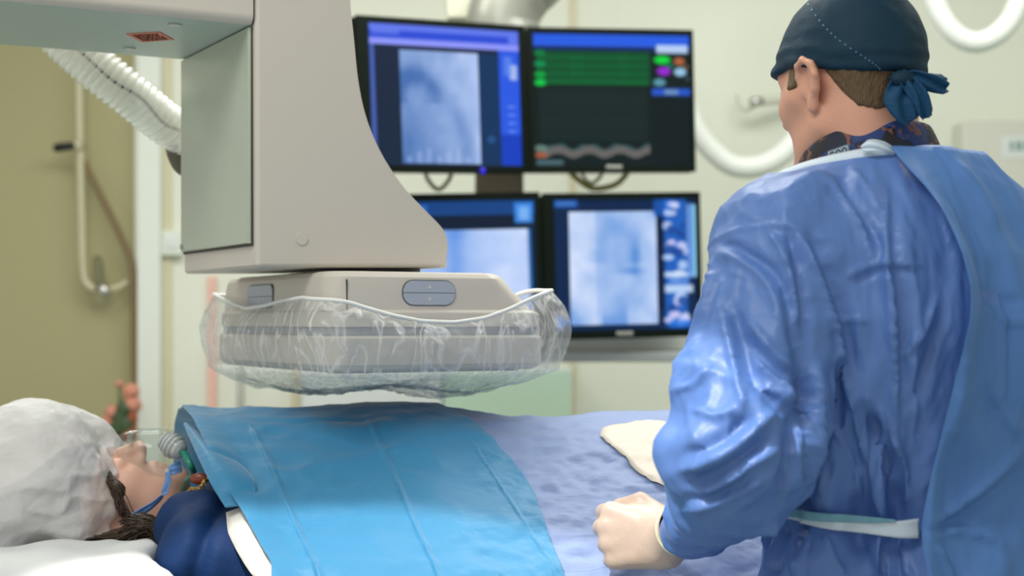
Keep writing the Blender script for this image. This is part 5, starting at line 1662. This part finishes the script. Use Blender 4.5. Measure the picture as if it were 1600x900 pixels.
# ------------------------------------------------------------------ the patient
patient = props(empty('person', (-.3, 2.29, .885)), 'person lying on back in white hair cover and oxygen mask, body under the drapes', 'person')
BF = R(17); YW = .30
fw = unit([math.sin(BF), -.05, math.cos(BF)]); upv = np.array([-math.cos(BF)*.95, -YW, math.sin(BF)]); upv = unit(upv-fw*(upv @ fw))
lfv = np.cross(upv, fw)
PSC = .90
PO = at(222, 693, 2.30) - PSC*(fw*.118+upv*(-.024))
p2w_, w2p_ = frame(PO, fw, lfv, upv)
p2w = lambda p: p2w_(p*PSC)
w2p = lambda P: tuple(k/PSC for k in w2p_(P))
CH = np.array([-.335, 2.315, .985])                       # base of the neck
CHp = ((CH-PO) @ np.stack([fw, lfv, upv], 1))/PSC
def patient_head(P):
    d = head_sdf(P)
    d = smin(d, cone(P, (-.025, 0, -.05), tuple(CHp), .052, .062), .03)
    d = smin(d, ell((P[0], np.abs(P[1]), P[2]), (.035, .038, -.062), (.034, .026, .034)), .03)   # fuller cheeks
    # closed lids
    d = smin(d, ell((P[0], np.abs(P[1]), P[2]), (.077, .031, .006), (.015, .017, .014)), .006)
    return d
Vh, Fh = surface_nets(patient_head, (-.16, -.14, -.30), (.14, .14, .14), .0036)
Vh = relax(Vh, Fh, 1, .4)
def pbody(P):
    x, y, z = P; Q = (x, np.abs(y-2.31)+2.31, z)
    d = ell(P, (-.10, 2.31, 1.005), (.30, .165, .105))
    d = smin(d, ell(P, (.20, 2.31, .99), (.24, .165, .095)), .08)
    d = smin(d, cone(P, (-.345, 2.20, .975), (-.345, 2.43, .975), .062, .062), .05)
    d = smin(d, cone(Q, (-.31, 2.475, .965), (-.02, 2.50, .935), .048, .038), .02)
    d = smin(d, cone(Q, (-.02, 2.50, .935), (.22, 2.49, .93), .036, .028), .01)
    d = smin(d, cone(Q, (.22, 2.49, .93), (.38, 2.49, .925), .028, .016), .01)
    d = smin(d, cone(Q, (.30, 2.40, .985), (.74, 2.40, .965), .080, .055), .03)
    d = smin(d, cone(Q, (.74, 2.40, .965), (1.08, 2.39, .93), .055, .036), .02)
    d = smin(d, cone(P, (-.40, 2.315, .985), (-.30, 2.315, .975), .055, .07), .04)
    return d
Vb, Fb = surface_nets(lambda P: smax(pbody(P), .893-P[2], .004), (-.55, 2.03, .86), (1.15, 2.60, 1.16), .014)
Vb = relax(Vb, Fb, 2)
V = np.vstack([p2w(Vh), Vb]); F = np.vstack([Fh, Fb+len(Vh)])
obj('body', V, F, M_SKINP, patient)

# navy garment
def wpt(px, py, d): return at(px, py, d)
def garment(P):
    x, y, z = P
    d = pbody(P) - .008
    s1, s2 = wpt(352, 868, 2.10), wpt(372, 800, 2.30)
    d = smin(d, cone(P, wpt(325, 868, 2.09), wpt(440, 915, 2.09), .066, .054), .03)
    d = smin(d, cone(P, wpt(300, 820, 2.16), wpt(360, 835, 2.15), .045, .055), .03)
    d = smin(d, cone(P, wpt(285, 832, 2.19), wpt(340, 800, 2.24), .030, .050), .03)
    d = smax(d, -(cone(P, tuple(PO), tuple(CH+np.array([.02, -.01, .01])), .078, .056)), .01)
    d = smax(d, x-.05, .004)
    d = smax(d, -.535-x, .004)
    d = smax(d, .896-z, .004)
    return d
Vn, Fn = surface_nets(garment, (-.58, 1.96, .87), (.08, 2.60, 1.18), .008)
Vn = relax(Vn, Fn, 2); Nn = vnormals(Vn, Fn)
px_ = 800+FPX*Vn[:, 0]/Vn[:, 1]
fd = .007*ridge(Vn[:, 0]*7-Vn[:, 2]*9, Vn[:, 1]*9, Vn[:, 2]*7+Vn[:, 0]*5, 101)+.003*fbm(Vn[:, 0]*22, Vn[:, 1]*22, Vn[:, 2]*22, 3, 102)
fd = fd - .016*np.exp(-((Vn[:, 0]+.415-.25*(Vn[:, 2]-.98))/.014)**2)*sstep(.90, .95, Vn[:, 2])*(Vn[:, 1] < 2.3)
Vn = Vn+Nn*fd[:, None]
sub_ = obj('navy_garment', Vn, Fn, M_NAVY, patient); subsurf(sub_, 1)

# hair: skull hair under the cover, temple lock and the loose knot on the pillow
def phair(P):
    Q = w2p(P)
    d = head_sdf(Q, ears=False, face=False)*PSC - .007
    d = smax(d, -(Q[2]-.066+.25*Q[0])*PSC, .01)
    d = smin(d, ell(P, (-.695, 2.25, 1.012), (.075, .085, .055)), .02)
    a = cone(P, wpt(168, 740, 2.222), wpt(182, 765, 2.205), .004, .007)
    a = smin(a, cone(P, wpt(182, 765, 2.205), wpt(190, 800, 2.20), .007, .004), .01)
    b = cone(P, wpt(142, 850, 2.20), wpt(175, 847, 2.19), .010, .011)
    b = smin(b, cone(P, wpt(175, 847, 2.19), wpt(226, 830, 2.20), .012, .022), .012)
    b = smin(b, cone(P, wpt(214, 820, 2.20), wpt(248, 838, 2.21), .013, .014), .010)
    d = smin(d, smin(a, b, .01), .008)
    return d - .0036*ridge(P[0]*12, P[1]*60, P[2]*75+P[0]*40, 111) - .0012*fbm(P[0]*30, P[1]*120, P[2]*120, 2, 113)
Vq, Fq = surface_nets(phair, (-.84, 2.10, .90), (-.44, 2.46, 1.20), .004)
obj('hair', Vq, Fq, M_HAIRF, patient)
v_all = []; f_all = []
rg = np.random.RandomState(3)
def tress(path, n, spread, r_):
    global v_all, f_all
    path = np.array(path)
    for k in range(n):
        o0 = rg.randn(len(path), 3)*spread*np.array([.8, .7, .8]); o0 = o0*.55+o0.mean(0)*1.1
        v, f = tube_mesh(catmull(path+o0, 16), np.interp(np.linspace(0, 1, 16), [0, .2, .8, 1], [r_*.5, r_, r_, r_*.4]), 5)
        f_all += [tuple(i+len(v_all) for i in q) for q in f]; v_all += v.tolist()
tress([wpt(120, 852, 2.185), wpt(160, 846, 2.172), wpt(196, 836, 2.168), wpt(226, 822, 2.172), wpt(248, 832, 2.185)], 90, .0075, .0011)
tress([wpt(196, 812, 2.185), wpt(212, 814, 2.17), wpt(238, 822, 2.17), wpt(244, 842, 2.175), wpt(214, 846, 2.17), wpt(200, 832, 2.168)], 60, .006, .0011)
tress([wpt(166, 738, 2.218), wpt(176, 758, 2.200), wpt(186, 780, 2.192), wpt(192, 804, 2.19)], 46, .0035, .0009)
for k in range(26):                                      # stray hairs over cheek and neck
    a = wpt(180+8*rg.rand(), 750+45*rg.rand(), 2.200); b = wpt(196+14*rg.rand(), 800+15*rg.rand(), 2.190)
    m_ = (a+b)/2+np.array([.004*rg.randn(), -.003, .003*rg.randn()])
    v, f = tube_mesh(catmull([a, m_, b], 8), .0006, 5)
    f_all += [tuple(i+len(v_all) for i in q) for q in f]; v_all += v.tolist()
props(obj('hair_strands', v_all, f_all, M_HAIRF, patient), kind='stuff')

# puffy see-through hair cover
M_BOUF = film('white_nonwoven_cover', (246, 247, 247), .60, .6, .4, 24, diff=(.97, .97, .97), spec=.15)
CC = np.array([-.692, 2.265, 1.068])
def bouf(P):
    x, y, z = P
    d = ell(P, CC, (.118, .128, .112))
    d = smin(d, ell(P, (-.76, 2.25, 1.02), (.10, .13, .085)), .04)
    d = smin(d, ell(P, (-.63, 2.27, .99), (.05, .105, .055)), .03)
    Q = w2p(P)
    d = smin(d, head_sdf(Q, ears=False, face=False)*PSC-.006, .02)
    lim = np.interp(z, [.94, .985, 1.005, 1.03, 1.06, 1.10, 1.14, 1.18], [-.60, -.578, -.592, -.580, -.580, -.594, -.616, -.640])
    d = smax(d, x-lim-.06*np.abs(y-2.29), .010)
    return smax(d, .955-z-.0*x, .01)
Vq, Fq = surface_nets(bouf, (-.92, 2.09, .92), (-.52, 2.45, 1.22), .006)
Vq = relax(Vq, Fq, 1); Vq, Fq = subdiv(Vq, Fq); Vq = relax(Vq, Fq, 2)
Nq = vnormals(Vq, Fq)
gth = sstep(.13, .0, -.585-Vq[:, 0])
fq = .0070*ridge(Vq[:, 0]*6+Vq[:, 2]*4, Vq[:, 1]*16, Vq[:, 2]*15-Vq[:, 0]*5, 121)+.0044*ridge(Vq[:, 0]*14, Vq[:, 1]*34, Vq[:, 2]*32+Vq[:, 0]*10, 122)+.0022*fbm(Vq[:, 0]*30, Vq[:, 1]*40, Vq[:, 2]*40, 3, 123)
Vq = Vq+Nq*fq[:, None]
obj('hair_cover', Vq, Fq, M_BOUF, patient)

# clear oxygen mask
M_MASK = film('clear_mask_plastic', (240, 245, 244), .07, .06, .12, 20, gmax=.45)
mk = props(empty('oxygen_mask', tuple(p2w(np.array([[.10, 0, -.05]]))[0])), 'clear plastic oxygen mask over the nose and mouth of the lying person', 'mask')
def maskf(P):
    d = ell(P, (.098, 0, -.048), (.050, .046, .056))
    d = smin(d, ell(P, (.108, 0, -.010), (.026, .020, .030)), .02)
    d = smin(d, cone(P, (.122, 0, -.064), (.140, 0, -.094), .026, .016), .02)
    return d
Vm, Fm = surface_nets(maskf, (.02, -.07, -.13), (.20, .07, .05), .0034)
hd_ = head_sdf((Vm[:, 0], Vm[:, 1], Vm[:, 2]))
Vm, Fm, _ = submesh(Vm, Fm, hd_ > -.001)
Vm = relax(Vm, Fm, 2)
o = obj('mask_shell', p2w(Vm), Fm, M_MASK, mk)
def hp(*p): return p2w(np.array([p], float))[0]
M_CLEARW = film('milky_clear_plastic', (240, 244, 244), .45, .08, .1, 20)
c0, c1_ = at(257, 688, 2.235), at(280, 703, 2.225)
for k in range(5):
    t = k/4; c = c0*(1-t)+c1_*t; nn = unit(c1_-c0)
    u = unit(np.cross(nn, [0, 1, .3])); v_ = np.cross(nn, u)
    r0 = [.0115, .014, .017, .0165, .013][k]
    tube('connector_ring', [c+r0*(math.cos(a)*u+math.sin(a)*v_) for a in np.linspace(0, 2*math.pi, 28, endpoint=False)], .0022, M_CLEARW, mk, 8, closed=True)
v, f = tube_mesh([c0, c0*.5+c1_*.5, c1_, c1_+unit(c1_-c0)*.006], [.010, .014, .0145, .011], 24); obj('connector', v, f, M_CLEARW, mk)
M_GREEN = mat('green_tubing', (48, 140, 118), .3, var=.05)
gt = catmull([c1_+unit(c1_-c0)*.004, at(290, 712, 2.215), at(298, 728, 2.205), at(302, 742, 2.23), at(292, 752, 2.25), at(286, 770, 2.30)], 36)
tube('oxygen_tube', gt, .0048, M_GREEN, mk, 12)
# nose clip
nc = [p2w(np.array([[.121-.012*abs(s), .017*s, -.002-.001*s]]))[0] for s in np.linspace(-1, 1, 15)]
nc = [np.array(p)+fw*.010 for p in nc]
ribbon('nose_clip', np.array(nc), [.0035]*15, upv, M_STEEL, mk, ripple=0)
# blue strap from mask to behind the ear, with its clip
t_head = BVHTree.FromPolygons([tuple(v) for v in bpy.data.objects['body.001'].data.vertices and [tuple(patient.location+v.co) for v in bpy.data.objects['body.001'].data.vertices]], [tuple(p.vertices) for p in bpy.data.objects['body.001'].data.polygons])
sp_ = []
for px, py in ((262, 737), (263, 748), (260, 760), (254, 774), (240, 788), (226, 797), (212, 806), (200, 812)):
    h, nrm_ = cast(t_head, px, py)
    sp_.append(np.array(h)+np.array(nrm_)*.004 if h is not None else at(px, py, 2.22))
sp_ = np.array(sp_); sp_[:, 1] = np.minimum(sp_[:, 1], np.interp(np.arange(8), [0, 3, 7], [2.235, 2.22, 2.20]))
ribbon('strap', catmull(sp_, 40), np.interp(np.linspace(0, 1, 40), [0, .2, .5, .8, 1], [.0035, .0045, .005, .0068, .005]), (.55, 0, .8), M_BLUE_STRAP, mk, ripple=.0004)
sc0 = at(263, 736, 2.232); sc1 = at(283, 729, 2.235)
ribbon('strap_clip', catmull([sc0, (sc0+sc1)/2+np.array([0, -.003, 0]), sc1], 10), [.004, .006, .007, .007, .0075, .0075, .008, .008, .0085, .0085], (.2, 0, 1), M_BLUE_STRAP, mk, thick=.002, ripple=.0006)
v, f = tube_mesh([sc0+np.array([0, -.004, 0]), sc0+np.array([0, -.008, 0])], .004, 12); obj('strap_stud', v, f, M_CLEARW, mk)
# gold chain and small brown pendant at the neck
M_GOLD = mat('gold_metal', (206, 170, 96), .25, .9, var=.05)
nk = props(empty('necklace', tuple(at(305, 762, 2.20))), 'thin gold chain with brown pendant lying at the collar of the navy gown', 'necklace')
cp = catmull([at(288, 776, 2.185), at(294, 768, 2.180), at(300, 764, 2.178), at(308, 765, 2.176), at(315, 760, 2.176), at(319, 754, 2.178), at(322, 748, 2.182)], 13)
for k in range(12):
    c = (cp[k]+cp[k+1])/2; T_ = unit(cp[k+1]-cp[k]); u = unit(np.cross(T_, [0, 1, .2])) if k % 2 else np.array([0, 1.0, 0]); 
    tube('link', [c+.0042*math.cos(a)*T_+.0026*math.sin(a)*u for a in np.linspace(0, 2*math.pi, 16, endpoint=False)], .0009, M_GOLD, nk, 6, closed=True)
M_BRW = mat('red_brown_stone', (140, 66, 44), .3, var=.15)
bm = bmesh.new(); bmesh.ops.create_icosphere(bm, subdivisions=3, radius=.012, matrix=Matrix.Diagonal((1.2, .5, .7, 1)))
o = bm_obj('pendant', bm, M_BRW, nk, True); o.location = Vector(at(312, 748, 2.190))-nk.location

# ------------------------------------------------------------------ pillow, dented by the head
def pil(P):
    x, y, z = P
    d = rbox(P, (-.865, 2.26, .934), (.435, .285, .046), .043)
    d = d - .016*np.exp(-((x+.86)/.34)**2-((y-2.2)/.30)**2)*(z > .93)*np.ones_like(x)
    d = smax(d, -(np.minimum(np.minimum(bouf(P), phair(P)), np.minimum(garment(P), pbody(P)))-.013), .010)
    d = d - .006*ridge(x*7, y*5+x*3, z*4, 2) - .004*fbm(x*16, y*16, z*10, 2, 4)
    return smax(d, .887-z, .004)
V, F = surface_nets(pil, (-1.34, 1.92, .86), (-.30, 2.60, 1.06), .011)
pw = obj('pillow', relax(V, F, 1), F, M_WHITEC); subsurf(pw, 1)
props(pw, "white cotton pillow under the patient's head", 'pillow')
